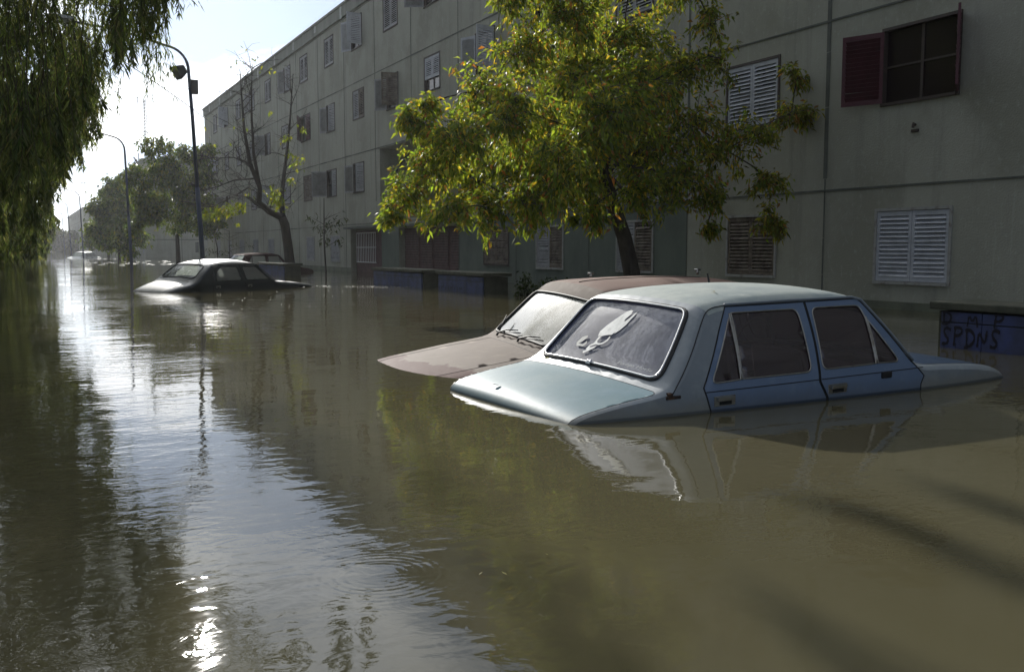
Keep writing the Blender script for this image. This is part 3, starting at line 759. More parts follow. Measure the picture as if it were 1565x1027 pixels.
# torn white decal and faint lettering on the rear window, laid on the glass
def on_glass(u, v):   # u 0..1 left->right seen from behind, v 0..1 bottom->top
    return brib(bS(8.3) + (bS(11.55) - bS(8.3)) * v, (0.835 - 1.67 * u) * VS, .001)
m_dec = mat('white_vinyl', (0.72, 0.74, 0.72), 0.5, noise=(18, (.5, .52, .5), .5, .75, 1))
decal = [[(.36, .36), (.345, .46), (.375, .60), (.43, .76), (.475, .875), (.50, .93), (.535, .965), (.565, .955), (.565, .88), (.535, .76), (.545, .72), (.575, .80), (.60, .90), (.62, .95), (.615, .86), (.60, .78), (.585, .66), (.555, .545), (.52, .46), (.515, .49), (.50, .43), (.47, .42), (.44, .40), (.40, .37)],
         [(.375, .355), (.40, .36), (.39, .27), (.41, .225), (.44, .235), (.47, .27), (.485, .33), (.49, .39), (.505, .385), (.50, .30), (.475, .235), (.44, .195), (.40, .195), (.385, .18), (.345, .13), (.335, .155), (.37, .22)],
         [(.335, .145), (.37, .12), (.42, .17), (.41, .12), (.385, .075), (.33, -.02), (.315, .02), (.345, .06), (.33, .075)],
         [(.17, .17), (.19, .30), (.24, .345), (.255, .30), (.23, .22), (.20, .16), (.255, .155), (.28, .235), (.295, .175), (.275, .11), (.235, .11), (.2, .10)]]
m = MB()
for k, lp in enumerate(decal):
    lp = [(.455 + (u - .455) * .78, .15 + v * .74) for u, v in lp]
    L_ = dense(lp, .02)
    cdt(L_, [], [(a, b) for a in np.arange(0, 1, .04) for b in np.arange(0, 1, .05)], on_glass, m, 1 if k == 3 else 0, tol=.01)
m.build('window_decal', [m_dec, mat('peeled_decal', (.36, .38, .36), .6)], rwo)
def text_mesh(s, size, shear=0.0):
    cu = bpy.data.curves.new('txt', 'FONT'); cu.body = s; cu.size = size; cu.shear = shear; cu.resolution_u = 3
    o = bpy.data.objects.new('txt', cu); COL.objects.link(o)
    bpy.context.view_layer.update()
    me = bpy.data.meshes.new_from_object(o.evaluated_get(bpy.context.evaluated_depsgraph_get()))
    V = [tuple(v.co[:2]) for v in me.vertices]; F = [tuple(p.vertices) for p in me.polygons]
    bpy.data.objects.remove(o); bpy.data.curves.remove(cu); bpy.data.meshes.remove(me)
    return V, F
V, F = text_mesh('Europa HotSe', .05, .35); wd = max(v[0] for v in V)
m = MB(); m.add([on_glass(.665 + .265 * v[0] / wd, .10 + v[1] * 1.05 - .00 * v[0]) for v in V], F)
m.build('window_lettering', mat('faded_lettering', (.50, .53, .53), .6), rwo)
# a fallen leaf or two on the boot
m_fl = mat('fallen_leaf_yellow', (.42, .36, .12), .6)

# -- the dusty beige-pink sedan alongside, bonnet towards the left
beige_sp = dict(
    prof=[(.0, .30, .01, .03, .93), (-.01, .65, .01, .03, .93), (.02, .80, .015, .02, .95), (.10, .85, .02, .015, .95), (.40, .90, .024, .02, .93), (.55, .92, .03, .03, .88), (.60, .95, .035, .04, .84), (.75, 1.12, .035, .05, .80),
          (.95, 1.32, .03, .05, .80), (1.02, 1.372, .03, .045, .80), (1.25, 1.405, .035, .04, .78), (1.7, 1.43, .04, .04, .78), (2.1, 1.432, .04, .04, .78), (2.38, 1.425, .035, .036, .82), (2.475, 1.408, .03, .03, .86),
          (2.545, 1.362, .03, .018, .92), (2.75, 1.16, .03, .018, .93), (2.925, .985, .028, .018, .93), (2.965, .955, .025, .02, .92), (3.05, .935, .02, .03, .88), (3.35, .905, .022, .035, .86), (3.65, .868, .024, .035, .85), (3.90, .838, .026, .03, .85),
          (4.05, .806, .02, .025, .9), (4.095, .74, .015, .02, .93), (4.10, .60, .01, .02, .93), (4.095, .30, .01, .02, .93)],
    planx=[-.05, .1, .5, 1.1, 2.0, 2.9, 3.4, 3.85, 4.05], plany=[.64, .69, .74, .78, .785, .775, .76, .72, .665],
    zb=.90, tum=.37, rear_glass=(6.2, 8.5, .80), wind_glass=(15.15, 17.2, .925, .90), lid=(1.0, 4.6, .9), hood=(18.6, 23.0, .70, .72), roof=(9.4, 13.9), glass_r=.07,
    doors=[dict(poly=[(.86, .93), (.95, .70), (1.0, .45), (1.15, .30), (1.85, .30), (1.85, .87), (1.87, 1.345), (1.12, 1.345), (1.03, 1.2)],
                win=[([(.93, .95), (1.78, .95), (1.80, 1.305), (1.13, 1.305)], .05)], handle=[(1.0, 1.13, .85)]),
           dict(poly=[(1.862, .87), (1.862, .30), (2.80, .30), (2.84, .85), (2.74, .98), (2.44, 1.345), (1.882, 1.345)],
                win=[([(1.93, .95), (2.66, .955), (2.40, 1.305), (1.94, 1.305)], .05)], handle=[(1.9, 2.03, .85)])],
    drip=[(.98, 1.29), (1.15, 1.356), (2.38, 1.357), (2.47, 1.34), (2.88, .955)], cabin=(.95, 2.95), seat_top=1.04,
    labels=dict(hood='dust-coated bonnet with dark red wet paint at the waterline'))
dust = (0.20, 0.16, 0.132)
beige_m = dict(blue_m)
m_bd = mat('dust_coated_red_paint', dust, 0.75, spec=.12, noise=[(1.6, (0.17, 0.135, 0.11), .42, .68, 1), (9, (0.23, .19, .155), .5, .8, 1), (28, (.12, .045, .04), .71, .76, 1)], bump=(3, .002))
beige_m.update(body=m_bd, roof=mat('dusty_brown_roof_paint', (0.20, 0.13, 0.105), 0.75, spec=.15, noise=[(1.2, (0.26, 0.19, 0.155), .44, .62, 1), (6, (.19, .11, .09), .5, .72, 1)], bump=(3, .002)),
    lid=m_bd, hood=mat('wet_edged_dusty_paint', (.195, .155, .128), .72, spec=.12, noise=[(1.6, (0.165, 0.13, 0.105), .42, .68, 1), (9, (0.225, .185, .15), .5, .8, 1), (40, (.14, .05, .04), .72, .76, 1)], bump=(3, .002)), door=m_bd,
    drip=rubber, wglass=glass_mat('dusty_windshield', (0.50, 0.58, 0.52), (0.30, 0.38, 0.33), 0.36, 0.05, 1.5, .4), rglass=glass_mat('dusty_rear_glass', (0.5, 0.55, 0.5), (0.38, 0.4, 0.36), 0.4, 0.05, 1.5))
# the dark red wet band where the water laps the bonnet: a tide line in the paint, at a fixed height of the flood
def tide(mm):
  t = mm.node_tree; bs = t.nodes['Principled BSDF']
  src = bs.inputs['Base Color'].links[0].from_socket
  g = t.nodes.new('ShaderNodeNewGeometry'); sp_ = t.nodes.new('ShaderNodeSeparateXYZ'); t.links.new(g.outputs['Position'], sp_.inputs[0])
  nn = t.nodes.new('ShaderNodeTexNoise'); nn.inputs['Scale'].default_value = 5; nn.inputs['Detail'].default_value = 5; t.links.new(g.outputs['Position'], nn.inputs[0])
  ma = t.nodes.new('ShaderNodeMath'); ma.operation = 'MULTIPLY_ADD'; t.links.new(nn.outputs[0], ma.inputs[0]); ma.inputs[1].default_value = -.066; t.links.new(sp_.outputs[2], ma.inputs[2])
  mr = t.nodes.new('ShaderNodeMapRange'); mr.inputs[1].default_value = .006; mr.inputs[2].default_value = .0; t.links.new(ma.outputs[0], mr.inputs[0])
  xx = t.nodes.new('ShaderNodeMix'); xx.data_type = 'RGBA'; t.links.new(mr.outputs[0], xx.inputs[0]); t.links.new(src, xx.inputs[6]); xx.inputs[7].default_value = (.085, .03, .026, 1)
  t.links.new(xx.outputs[2], bs.inputs['Base Color'])
tide(beige_m['hood']); tide(beige_m['body'])
beige, gc, grib, gS = make_car('parked_car', (6.519, 6.439, -.685), (R(-2.08), R(1.97), R(173.73)),
    'dusty beige-pink saloon behind the blue one, its bonnet dipping under the water to the left', beige_sp, beige_m)
m = MB()
for v0_, v1_, a in ((-.62, -.16, .10), (.02, .46, .07)):
    q = gS(17.6)
    base = grib(q, v0_ * VS, .03); tip = grib(gS(16.9) , v1_ * VS, .035)
    m.tube([grib(gS(18.1), v0_ * VS, .01), base], .009, 6); m.tube([base, (base + tip) / 2 + Vector((.01, 0, .012)), tip], [.007, .006, .004], 6)
    c0 = grib(gS(17.15), (v1_ - .42) * VS, .012); c1 = grib(gS(16.95), (v1_ + .04) * VS, .012)
    m.tube([c0, (c0 + c1) / 2, c1], .0055, 5)
b0 = grib(gS(17.5), -.62 * VS, .03); m.tube([b0, grib(gS(16.4), -.80 * VS, .05)], [.008, .005], 5)
m.build('wiper', rubber, beige, smooth=True)
for x_, y_ in ((1.05, -.40), (2.05, -.55)):
    m = MB(); m.tube([(x_, y_, 1.395), (x_, y_, 1.435)], .014, 7); m.tube([(x_ - .03, y_, 1.437), (x_ + .03, y_, 1.437)], .011, 6); m.build('roof_rack_foot', chrome_old, beige, smooth=True)
m = MB(); m.tube([grib(gS(23.6), v * VS, .004) for v in np.linspace(-.97, .97, 24)], .018, 6); m.build('nose_trim', chrome, beige, smooth=True)
m = MB(); m.tube([grib(gS(t_), 0.02 * VS, .002) for t_ in np.linspace(10, 13.5, 20)], .003, 5); m.build('roof_seam', gap, beige)

# -- the dark rounded saloon further off, boot to the left
dark_sp = dict(
    prof=[(.0, .30, .01, .03, .9), (-.01, .60, .02, .04, .9), (.02, .74, .02, .05, .86), (.12, .82, .025, .06, .82), (.4, .915, .03, .06, .78), (.62, .975, .035, .06, .76), (.72, 1.02, .04, .06, .76), (.92, 1.19, .04, .07, .74), (1.12, 1.33, .04, .07, .74),
          (1.22, 1.38, .045, .07, .72), (1.5, 1.43, .05, .07, .70), (1.9, 1.445, .05, .07, .70), (2.25, 1.42, .05, .07, .72), (2.42, 1.375, .04, .06, .78), (2.50, 1.33, .04, .03, .88), (2.70, 1.13, .04, .03, .9), (2.88, .97, .035, .03, .9), (2.95, .94, .03, .04, .85),
          (3.4, .91, .03, .06, .78), (3.9, .86, .03, .06, .76), (4.25, .80, .03, .06, .78), (4.40, .72, .02, .05, .85), (4.44, .55, .02, .03, .9), (4.44, .30, .01, .03, .9)],
    planx=[-.05, .1, .5, 1.1, 2.0, 2.9, 3.6, 4.2, 4.5], plany=[.56, .62, .74, .80, .81, .79, .76, .69, .60],
    zb=.93, tum=.42, rear_glass=(6.25, 8.2, .80, .76), wind_glass=(14.3, 16.0, .90, .86), lid=(2.4, 5.4, .74, .80), hood=(17.4, 21.0, .80), roof=(9.0, 13.0), glass_r=.12,
    doors=[dict(poly=[(1.12, .93), (1.15, .60), (1.3, .30), (2.0, .30), (1.98, .90), (1.95, 1.335), (1.42, 1.335), (1.22, 1.18)],
                win=[([(1.22, .985), (1.90, .99), (1.875, 1.275), (1.46, 1.285), (1.30, 1.18)], (.06, .05, .05, .05, .05))], handle=[(1.2, 1.32, .86)]),
           dict(poly=[(1.993, .90), (2.013, .30), (2.85, .30), (2.88, .88), (2.74, 1.0), (2.46, 1.30), (2.38, 1.335), (1.963, 1.335)],
                win=[([(2.04, .99), (2.68, .985), (2.40, 1.272), (2.02, 1.275)], (.05, .03, .05, .05))], handle=[(2.05, 2.17, .86)])],
    drip=[(1.2, 1.30), (1.42, 1.348), (2.36, 1.348), (2.46, 1.31), (2.86, .95)], cabin=(1.05, 2.95), seat_top=1.16, drive=1)
dk = mat('dark_green_black_paint', (0.010, 0.015, 0.016), 0.28, coat=.4, noise=(3, (.016, .022, .022), .45, .7, 1))
dkt = mat('glare_paled_dark_paint', (.13, .14, .13), .42, noise=(3, (.09, .10, .095), .45, .7, 1))  # sun glare on boot lid, roof and bonnet, painted in as a paler colour
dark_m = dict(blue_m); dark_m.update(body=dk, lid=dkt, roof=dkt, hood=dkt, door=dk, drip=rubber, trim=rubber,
    sglass=glass_mat('clear_side_glass', (0.85, 0.88, 0.86), (0.6, 0.63, 0.58), 0.72, 0.01, 1.4, .3, .75), rglass=glass_mat('pale_dusty_glass', (0.75, 0.8, 0.76), (0.5, 0.55, 0.5), 0.45, 0.05, 1.5),
    wglass=glass_mat('clear_windshield', (0.88, 0.9, 0.88), (0.6, 0.63, 0.58), 0.6, 0.01, 1.4, .3, .7))
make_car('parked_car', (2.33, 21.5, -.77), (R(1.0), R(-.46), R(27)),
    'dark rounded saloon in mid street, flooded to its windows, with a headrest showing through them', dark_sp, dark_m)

# -- the red estate behind the cabinets, and a pale car far down the street
red_sp = dict(blue_sp); red_sp['chrome'] = ()
rd = mat('dull_red_paint', (0.05, 0.022, 0.022), 0.85, spec=.02, noise=(3, (.07, .03, .03), .45, .7, 1))
red_m = dict(dark_m); red_m.update(body=rd, lid=rd, roof=rd, hood=rd, door=rd)
make_car('parked_car', (6.35, 36.2, -.66), (0, 0, R(14)), 'dull car with a reddish roof, half hidden behind the dark saloon', red_sp, red_m)
wh = mat('pale_car_paint', (0.55, 0.57, 0.55), 0.4)
wh_m = dict(dark_m); wh_m.update(body=wh, lid=wh, roof=wh, hood=wh, door=wh)
make_car('parked_car', (4.6, 102, -.80), (0, 0, R(52)), 'tiny pale car far down the flooded street between the lamp posts', red_sp, wh_m)
#@@
# ------------------------------------------------------------------ foliage
def leaf_mesh(name, base, direc, normal_hint, length, width, colors, m, parent=None, droop=0.25):
    """numpy arrays (n,3) base and direction, (n,) length/width, (n,3) colours; each leaf a folded, bent blade of 4 triangles-pairs"""
    n = len(base)
    d = direc / np.linalg.norm(direc, axis=1)[:, None]
    s = np.cross(d, normal_hint); s /= (np.linalg.norm(s, axis=1)[:, None] + 1e-9)
    u = np.cross(s, d)
    L = length[:, None]; Wd = width[:, None]
    p0 = base; p1 = base + d * L * .45 + s * Wd * .5 + u * Wd * .18; p2 = base + d * L * .5 - np.array([0, 0, 1.]) * L * droop * .15
    p3 = base + d * L * .45 - s * Wd * .5 + u * Wd * .18; p4 = base + d * L - np.array([0, 0, 1.]) * L * droop
    V = np.stack([p0, p1, p2, p3, p4], 1).reshape(-1, 3)
    k = np.arange(n)[:, None] * 5
    F = np.concatenate([k + np.array([[0, 1, 2]]), k + np.array([[1, 4, 2]]), k + np.array([[0, 2, 3]]), k + np.array([[2, 4, 3]])], 1).reshape(-1, 3)
    me = bpy.data.meshes.new(name)
    me.vertices.add(len(V)); me.vertices.foreach_set('co', V.ravel().astype(np.float32))
    me.loops.add(F.size); me.loops.foreach_set('vertex_index', F.ravel().astype(np.int32))
    me.polygons.add(len(F)); me.polygons.foreach_set('loop_start', np.arange(0, F.size, 3, dtype=np.int32)); me.polygons.foreach_set('loop_total', np.full(len(F), 3, dtype=np.int32))
    me.polygons.foreach_set('use_smooth', np.ones(len(F), dtype=bool))
    me.update(calc_edges=True)
    a = me.color_attributes.new('tint', 'FLOAT_COLOR', 'POINT')
    cc = np.concatenate([np.repeat(colors, 5, 0), np.ones((len(V), 1))], 1)
    a.data.foreach_set('color', cc.ravel().astype(np.float32))
    me.materials.append(m)
    o = bpy.data.objects.new(name, me); COL.objects.link(o)
    if parent: o.parent = parent
    return o
def rdir(n, zmean=0.0, zs=1.0):
    v = rng.normal(size=(n, 3)); v[:, 2] = v[:, 2] * zs + zmean
    return v / np.linalg.norm(v, axis=1)[:, None]
def palette(n, cols, probs, jitter=.18):
    c = np.array(cols)[rng.choice(len(cols), n, p=probs)]
    return np.clip(c * (1 + rng.normal(size=(n, 1)) * jitter) * (1 + rng.normal(size=(n, 3)) * .06), .003, .9)

bark = mat('bark', (0.075, 0.062, 0.05), 0.9, noise=[(9, (.035, .03, .026), .35, .7, .25), (30, (.12, .105, .09), .6, .85, .4)], bump=(45, .012))
twig_m = mat('twig_bark', (0.07, 0.055, 0.042), 0.85, noise=(12, (.12, .1, .085), .5, .8, 1))
leaf_yg = leaf_mat('autumn_leaf', .50, .50, 2.0)
leaf_w = leaf_mat('willow_leaf', .45, .50, 1.6)
leaf_d = leaf_mat('dense_leaf', .40, .36, 1.6)

def grow(trunk_pts, trunk_r, centers, jit=.12, tip=.012):
    """limbs from the trunk to every crown centre; returns the MB and all end points"""
    b = MB(); b.tube(trunk_pts, trunk_r, 9)
    nodes = [(np.array(trunk_pts[-1], float), trunk_r[-1])]
    if len(trunk_pts) > 3: nodes.append((np.array(trunk_pts[-2], float), trunk_r[-2]))
    t0 = np.array(trunk_pts[-1], float)
    cs = sorted(centers, key=lambda c: np.linalg.norm(np.array(c) - t0))
    for c in cs:
        c = np.array(c, float)
        best = min(nodes, key=lambda nd: np.linalg.norm(nd[0] - c) + .35 * np.linalg.norm(nd[0] - t0) + (1.0 if nd[0][2] > c[2] + .6 else 0))
        p, r = best; L = np.linalg.norm(c - p); r0 = min(r * .8, .018 + .016 * L + .012); k = max(3, int(L / .35) + 2)
        pts = []; rr = []
        bow = np.array([rng.normal() * .1, rng.normal() * .1, .12 * L])
        for i in range(k):
            a = i / (k - 1); q = p * (1 - a) + c * a + bow * 4 * a * (1 - a) * .5 + (rng.normal(size=3) * jit * L * .12 if 0 < i < k - 1 else 0)
            pts.append(q); rr.append(r0 * (1 - a) + tip * a)
            if i: nodes.append((q, rr[-1]))
        b.tube(pts, rr, 6)
    return b, nodes

# ---- the big yellow-green street tree
tree = tag(empty('street_tree', (8.75, 12.6, -.85)), 'spreading yellow-green autumn tree leaning in front of the near block behind the stranded cars', 'tree')
blobs = np.array([[5.2, 13.0, 2.71, 0.36, 1.0], [5.04, 13.0, 1.67, 0.4, 1.0], [5.45, 13.0, 2.16, 0.45, 1.0], [5.46, 12.2, 2.41, 0.56, 1.0], [6.16, 12.8, 3.22, 0.44, 1.0], [5.27, 12.0, 1.41, 0.36, 1.0], [6.11, 12.5, 1.49, 0.41, 1.0], [6.65, 12.5, 3.82, 0.5, 1.0], [6.07, 11.8, 2.8, 0.64, 1.0], [6.8, 13.0, 2.12, 0.71, 1.0], [6.27, 11.6, 1.55, 0.43, 1.0], [7.23, 12.0, 4.29, 0.58, 1.0], [7.72, 13.0, 3.66, 0.73, 1.0], [7.11, 11.6, 2.57, 0.74, 1.0], [7.61, 12.6, 1.92, 0.62, 1.0], [7.48, 12.0, 1.45, 0.27, 1.0], [8.62, 12.8, 4.21, 0.64, 1.0], [8.07, 11.8, 3.21, 0.68, 1.0], [8.96, 12.8, 2.49, 0.75, 1.0], [8.15, 11.8, 1.69, 0.42, 1.0], [9.11, 12.0, 3.61, 0.52, 1.0], [9.71, 12.6, 2.93, 0.61, 1.0], [9.14, 12.0, 1.93, 0.53, 1.0], [9.65, 12.0, 4.45, 0.31, 1.0], [10.03, 12.2, 3.93, 0.3, 1.0], [10.36, 12.4, 2.52, 0.51, 1.0], [9.72, 12.0, 1.74, 0.29, 1.0], [10.7, 12.0, 2.76, 0.38, 1.0], [11.5, 12.0, 3.76, 0.23, 1.0], [11.38, 12.0, 3.12, 0.31, 1.0], [11.67, 12.0, 3.14, 0.17, 1.0], [10.86, 12.0, 2.04, 0.34, 1.0], [10.95, 12.0, 1.45, 0.22, 1.0], [11.16, 12.0, 1.3, 0.12, 1.0], [9.67, 12.0, 1.28, 0.14, 1.0], [6.97, 12.3, 5.06, 0.85, 1.0], [8.21, 12.3, 5.32, 0.89, 1.0], [9.46, 12.5, 5.24, 0.64, 1.0], [6.38, 12.4, 4.46, 0.25, 1.0], [7.75, 12.5, 6.06, 0.83, 1.0], [8.94, 12.5, 6.16, 0.77, 1.0], [8.18, 14.2, 3.13, 0.95, 1.0], [9.51, 14.2, 2.99, 0.99, 1.0], [7.55, 14.2, 2.45, 0.73, 1.0], [8.82, 14.2, 4.28, 0.85, 1.0], [10.05, 14.0, 4.13, 0.66, 1.0], [6.5, 14.0, 2.18, 0.55, 1.0], [6.33, 10.9, 2.03, 0.49, 1.0], [7.09, 10.9, 2.75, 0.58, 1.0], [5.0, 13.0, 2.79, 0.2, 1.0], [5.36, 13.0, 3.0, 0.18, 1.0], [4.78, 13.0, 1.39, 0.2, 1.0]])
o_ = np.array(tree.location)
cen = blobs[:, :3] - o_
tp = [(0, 0, 0), (-.02, 0, .8), (-.08, .02, 1.4), (-.22, .03, 1.95), (-.42, .05, 2.45), (-.55, .1, 2.9)]
tb, nodes = grow(tp, [.17, .15, .135, .12, .11, .095], [tuple(c) for c in cen])
bs_, ds_, ls_, ws_, tw = [], [], [], [], MB()
for (x, y, z, r, dens) in blobs:
    c = np.array([x, y, z]) - o_
    dens = dens * (.62 if c[0] > .9 else 1)
    nt_ = int(42 * dens * (r / .6) ** 2) + 6
    for k in range(nt_):
        dd = rdir(1, .12, .85)[0]; L = r * (.55 + .55 * rng.random()); s0 = c + dd * r * .12 * rng.random() + rng.normal(size=3) * r * .22
        end = s0 + dd * L - np.array([0, 0, .12 * L])
        pts = [s0, s0 * .5 + end * .5 + np.array([0, 0, .05 * L]), end]
        tw.tube(pts, [.007, .005, .002], 3, cap=False)
        m_ = 34
        a = rng.random(m_) ** .8
        q = s0[None] * (1 - a)[:, None] + end[None] * a[:, None] + rng.normal(size=(m_, 3)) * .055
        g_ = rdir(m_, -.75, .7) * .9 + dd[None] * .5
        bs_.append(q); ds_.append(g_)
bs_ = np.concatenate(bs_); ds_ = np.concatenate(ds_); n = len(bs_)
print('street tree leaves', n)
cols = [(.11, .16, .028), (.17, .22, .034), (.27, .27, .04), (.40, .32, .04), (.24, .12, .04), (.06, .095, .024)]
# hue drifts through the crown: yellower outside left and top, browner to the right
pc = palette(n, cols, [.34, .30, .13, .05, .05, .13])
brown = np.clip((bs_[:, 0] + .6) / 3.0, 0, 1) * (rng.random(n) < .6)
pc = pc * (1 - brown[:, None] * .45) + np.array([.10, .05, .014]) * brown[:, None] * .45
leaf_mesh('crown', bs_, ds_, rdir(n), rng.uniform(.06, .135, n), rng.uniform(.026, .048, n), pc, leaf_yg, tree)
tb.build('trunk', bark, tree, smooth=True); tw.build('twigs', twig_m, tree)

# ---- drooping trees along the left side
SY, CY = math.sin(R(27.33)), math.cos(R(27.33))
def over(x, y, z, X1, edge):
    # the crowns' ragged street-side edge: high boughs reach out further than low ones
    if y <= .5: return False
    s = (z - .92) / (x * SY + y * CY); a = x / y + rng.normal() * .005 + abs(.012 * math.sin(2.3 * z + .7 * y) + .009 * math.sin(5.1 * z + 1.9 * y + 1)) * min(1, y / 25)
    if edge and s < .275 and x > X1: return True
    return a > np.interp(s, [0, .062, .083, .131, .16, .20, .228, .262, .285, .33], [.028, .038, .070, .090, .105, .118, .134, .188, .22, .30])
def hanging_tree(loc, label, X1, zlow, zt, rad, nstr, leafL, leafW, per, trunk_h=4.5, group='drooping trees along the left side', lo_lim=None, hmin=.5, hmax=1.6, seedgap=0.0, cols=None, fill=1.0, clump=1.0, inner=16000, edge=True):
    X2 = X1 + .8 if edge else X1
    t = tag(empty('willow_tree', (loc[0], loc[1], -.85)), label, 'tree', group)
    o = np.array([loc[0], loc[1], -.85])
    cs = []
    for k in range(26):
        a = rng.uniform(0, 2 * math.pi); r = rad * rng.uniform(.35, .95); cs.append((r * math.cos(a), r * math.sin(a), rng.uniform(trunk_h + .8, zt + .3)))
    b, nd = grow([(0, 0, 0), (.05, 0, 1.5), (.15, .1, 3.0), (.2, .1, trunk_h)], [.30, .26, .22, .18], cs)
    b.build('trunk', bark, t, smooth=True)
    B, D = [], []; tw = MB(); k = 0; tries = 0
    ph = rng.uniform(0, 10, 3); P3 = []
    while k < nstr and tries < nstr * 30:
        tries += 1
        a = rng.uniform(0, 2 * math.pi); r = rad * math.sqrt(rng.random())
        x0, y0 = loc[0] + r * math.cos(a), loc[1] + r * math.sin(a)
        if x0 > X2: continue
        if x0 < loc[0] + .2 and rng.random() > fill * .5: continue
        if math.sin(2.6 * x0 + ph[1]) * math.sin(2.0 * y0 + ph[2]) < -.25: continue
        zl = zlow(x0, y0) + .35 * math.sin(1.9 * x0 + ph[0]) * math.sin(1.3 * y0 + ph[1]) + rng.uniform(0, .5)
        zh = max(zt - 2.0 * (r / rad) ** 3, zl + 1.0)
        zc = zl if rng.random() < .40 else rng.uniform(zl, zh)
        for j in range(rng.integers(7, 15)):            # one bunch of hanging shoots
            x, y = x0 + rng.normal() * .22 * clump, y0 + rng.normal() * .22 * clump; z1 = zc + abs(rng.normal()) * .28 * clump
            L = rng.uniform(hmin, hmax); k += 1
            if x > X2 + .1 or over(x, y, z1, X1 if edge else 99, edge): continue
            top = np.array([x0 * .6 + x * .4, y0 * .6 + y * .4, z1 + L]); bot = np.array([x, y, z1])
            if lo_lim is not None and bot[2] < lo_lim(bot[0], bot[1]): continue
            sw = rng.normal(size=2) * .12
            if clump < 1.5:
                P = [top * (1 - q) + bot * q + np.array([sw[0], sw[1], 0]) * 2 * q * (1 - q) for q in (0, .35, .7, 1)]
                tw.tube([p - o for p in P], [.006, .005, .004, .002], 3, cap=False)
            q = rng.random(per) ** .8; pos = top[None] * (1 - q)[:, None] + bot[None] * q[:, None] + np.array([sw[0], sw[1], 0])[None] * (2 * q * (1 - q))[:, None]
            B.append(pos - o); dd = rng.normal(size=(per, 3)) * np.array([.42, .42, .25]); dd[:, 2] -= .9; D.append(dd)
    # the crown's inner leaf mass, higher up
    m_ = int(inner)
    a = rng.uniform(0, 2 * math.pi, m_); r = rad * .96 * np.sqrt(rng.random(m_)); x = loc[0] + r * np.cos(a); y = loc[1] + r * np.sin(a)
    zb = np.array([zlow(p, q) for p, q in zip(x, y)]) + 1.2; zz = zb + rng.random(m_) * np.maximum(.8, zt - 2.0 * (r / rad) ** 3 - zb)
    wv = np.sin(2.1 * x + ph[0]) * np.sin(1.7 * y + ph[1]) * np.sin(2.3 * zz + ph[2])
    ok = (x < X2) & (wv > -.25) & ~np.array([over(p, q, r_, X1 if edge else 99, edge) for p, q, r_ in zip(x, y, zz)])
    sv = (zz - .92) / np.maximum(.5, x * SY + y * CY); ok &= (sv > .25) | (rng.random(m_) < .13) | (x < -1.0)
    if lo_lim is not None: ok &= zz > np.array([lo_lim(p, q) for p, q in zip(x, y)]) + .2
    B.append((np.stack([x, y, zz], 1) - o)[ok]); dd = rng.normal(size=(ok.sum(), 3)) * .5; dd[:, 2] -= .8; D.append(dd)
    B = np.concatenate(B); D = np.concatenate(D); n = len(B)
    cols = cols or [(.075, .105, .045), (.105, .135, .06), (.15, .165, .085), (.055, .078, .038)]
    leaf_mesh('crown', B, D, rdir(n), rng.uniform(leafL * .7, leafL * 1.3, n), rng.uniform(leafW * .8, leafW * 1.2, n), palette(n, cols, [.36, .32, .12, .20]), leaf_w, t, droop=.12)
    tw.build('twigs', twig_m, t)
    print('willow', loc, n)
    return t
ip = np.interp
hanging_tree((-3.2, 18.5), 'largest drooping tree at the upper left, its sprigs hanging across the sky', 3.0,
             lambda x, y: ip(x, [-8, -1, 0, 1, 1.6, 2.2, 2.55, 2.95, 3.4], [1.5, 1.6, 1.9, 2.9, 3.9, 4.4, 3.9, 3.95, 5.3]) + (y - 19) * .10, 11.0, 7.9, 3300, .15, .026, 36, inner=46000)
hanging_tree((-3.0, 34), 'drooping tree just beyond the largest one on the left, narrow leaves against bright cloud', 3.15,
             lambda x, y: ip(x, [-8, 0, 1, 2, 2.6, 3.2], [.4, .8, 2.4, 3.6, 4.4, 4.6]) + (y - 34) * .08, 9.2, 6.5, 1400, .20, .04, 30, inner=20000)
hanging_tree((-3.4, 25.5), 'drooping tree between the two largest ones on the left, its lower edge ragged', 2.5,
             lambda x, y: ip(x, [-8, 0, 1, 1.6, 2.2, 3.3], [1.6, 2.0, 3.0, 4.3, 5.1, 5.6]) + (y - 26) * .12, 10.8, 7.4, 1700, .17, .032, 30, inner=34000)
hanging_tree((-3.0, 50), 'dark drooping tree midway down the left side of the street', 3.2, lambda x, y: ip(x, [-8, 0, 1.2, 2.2, 3.2], [.1, .2, 1.2, 3.6, 5.2]), 9.0, 6.5, 1000, .26, .07, 30, clump=1.6, hmin=.6, hmax=1.8)
hanging_tree((-3.0, 68), 'drooping tree on the left whose foliage comes down to the water', 3.1, lambda x, y: ip(x, [-8, 1, 2.2, 3.1], [.1, .2, 2.0, 4.2]), 8.6, 6.5, 900, .32, .10, 28, clump=1.8, hmin=.6, hmax=1.8)
hanging_tree((-3.2, 92), 'distant rounded dark tree on the left beside the vanishing lamp posts', 3.3, lambda x, y: ip(x, [-8, 1.8, 2.8, 3.3], [.0, .1, 1.2, 3.2]), 8.2, 6.6, 800, .40, .14, 26, clump=2.0, inner=8000, hmin=.6, hmax=1.8)
hanging_tree((-4.2, 125), 'farthest dark tree on the left, low to the water', 2.8, lambda x, y: .1, 7.4, 7.0, 700, .5, .22, 24, clump=2.2, inner=7000, hmin=.6, hmax=1.8)
hanging_tree((-8.5, 160), 'low distant tree at the far left edge of the water', 1.0, lambda x, y: .0, 6.4, 9.5, 600, .7, .32, 22, clump=2.5, inner=6000, hmin=.6, hmax=1.8)
lim = lambda x, y: .92 + .285 * (x * SY + y * CY) + .05      # stays above head height and out of the way
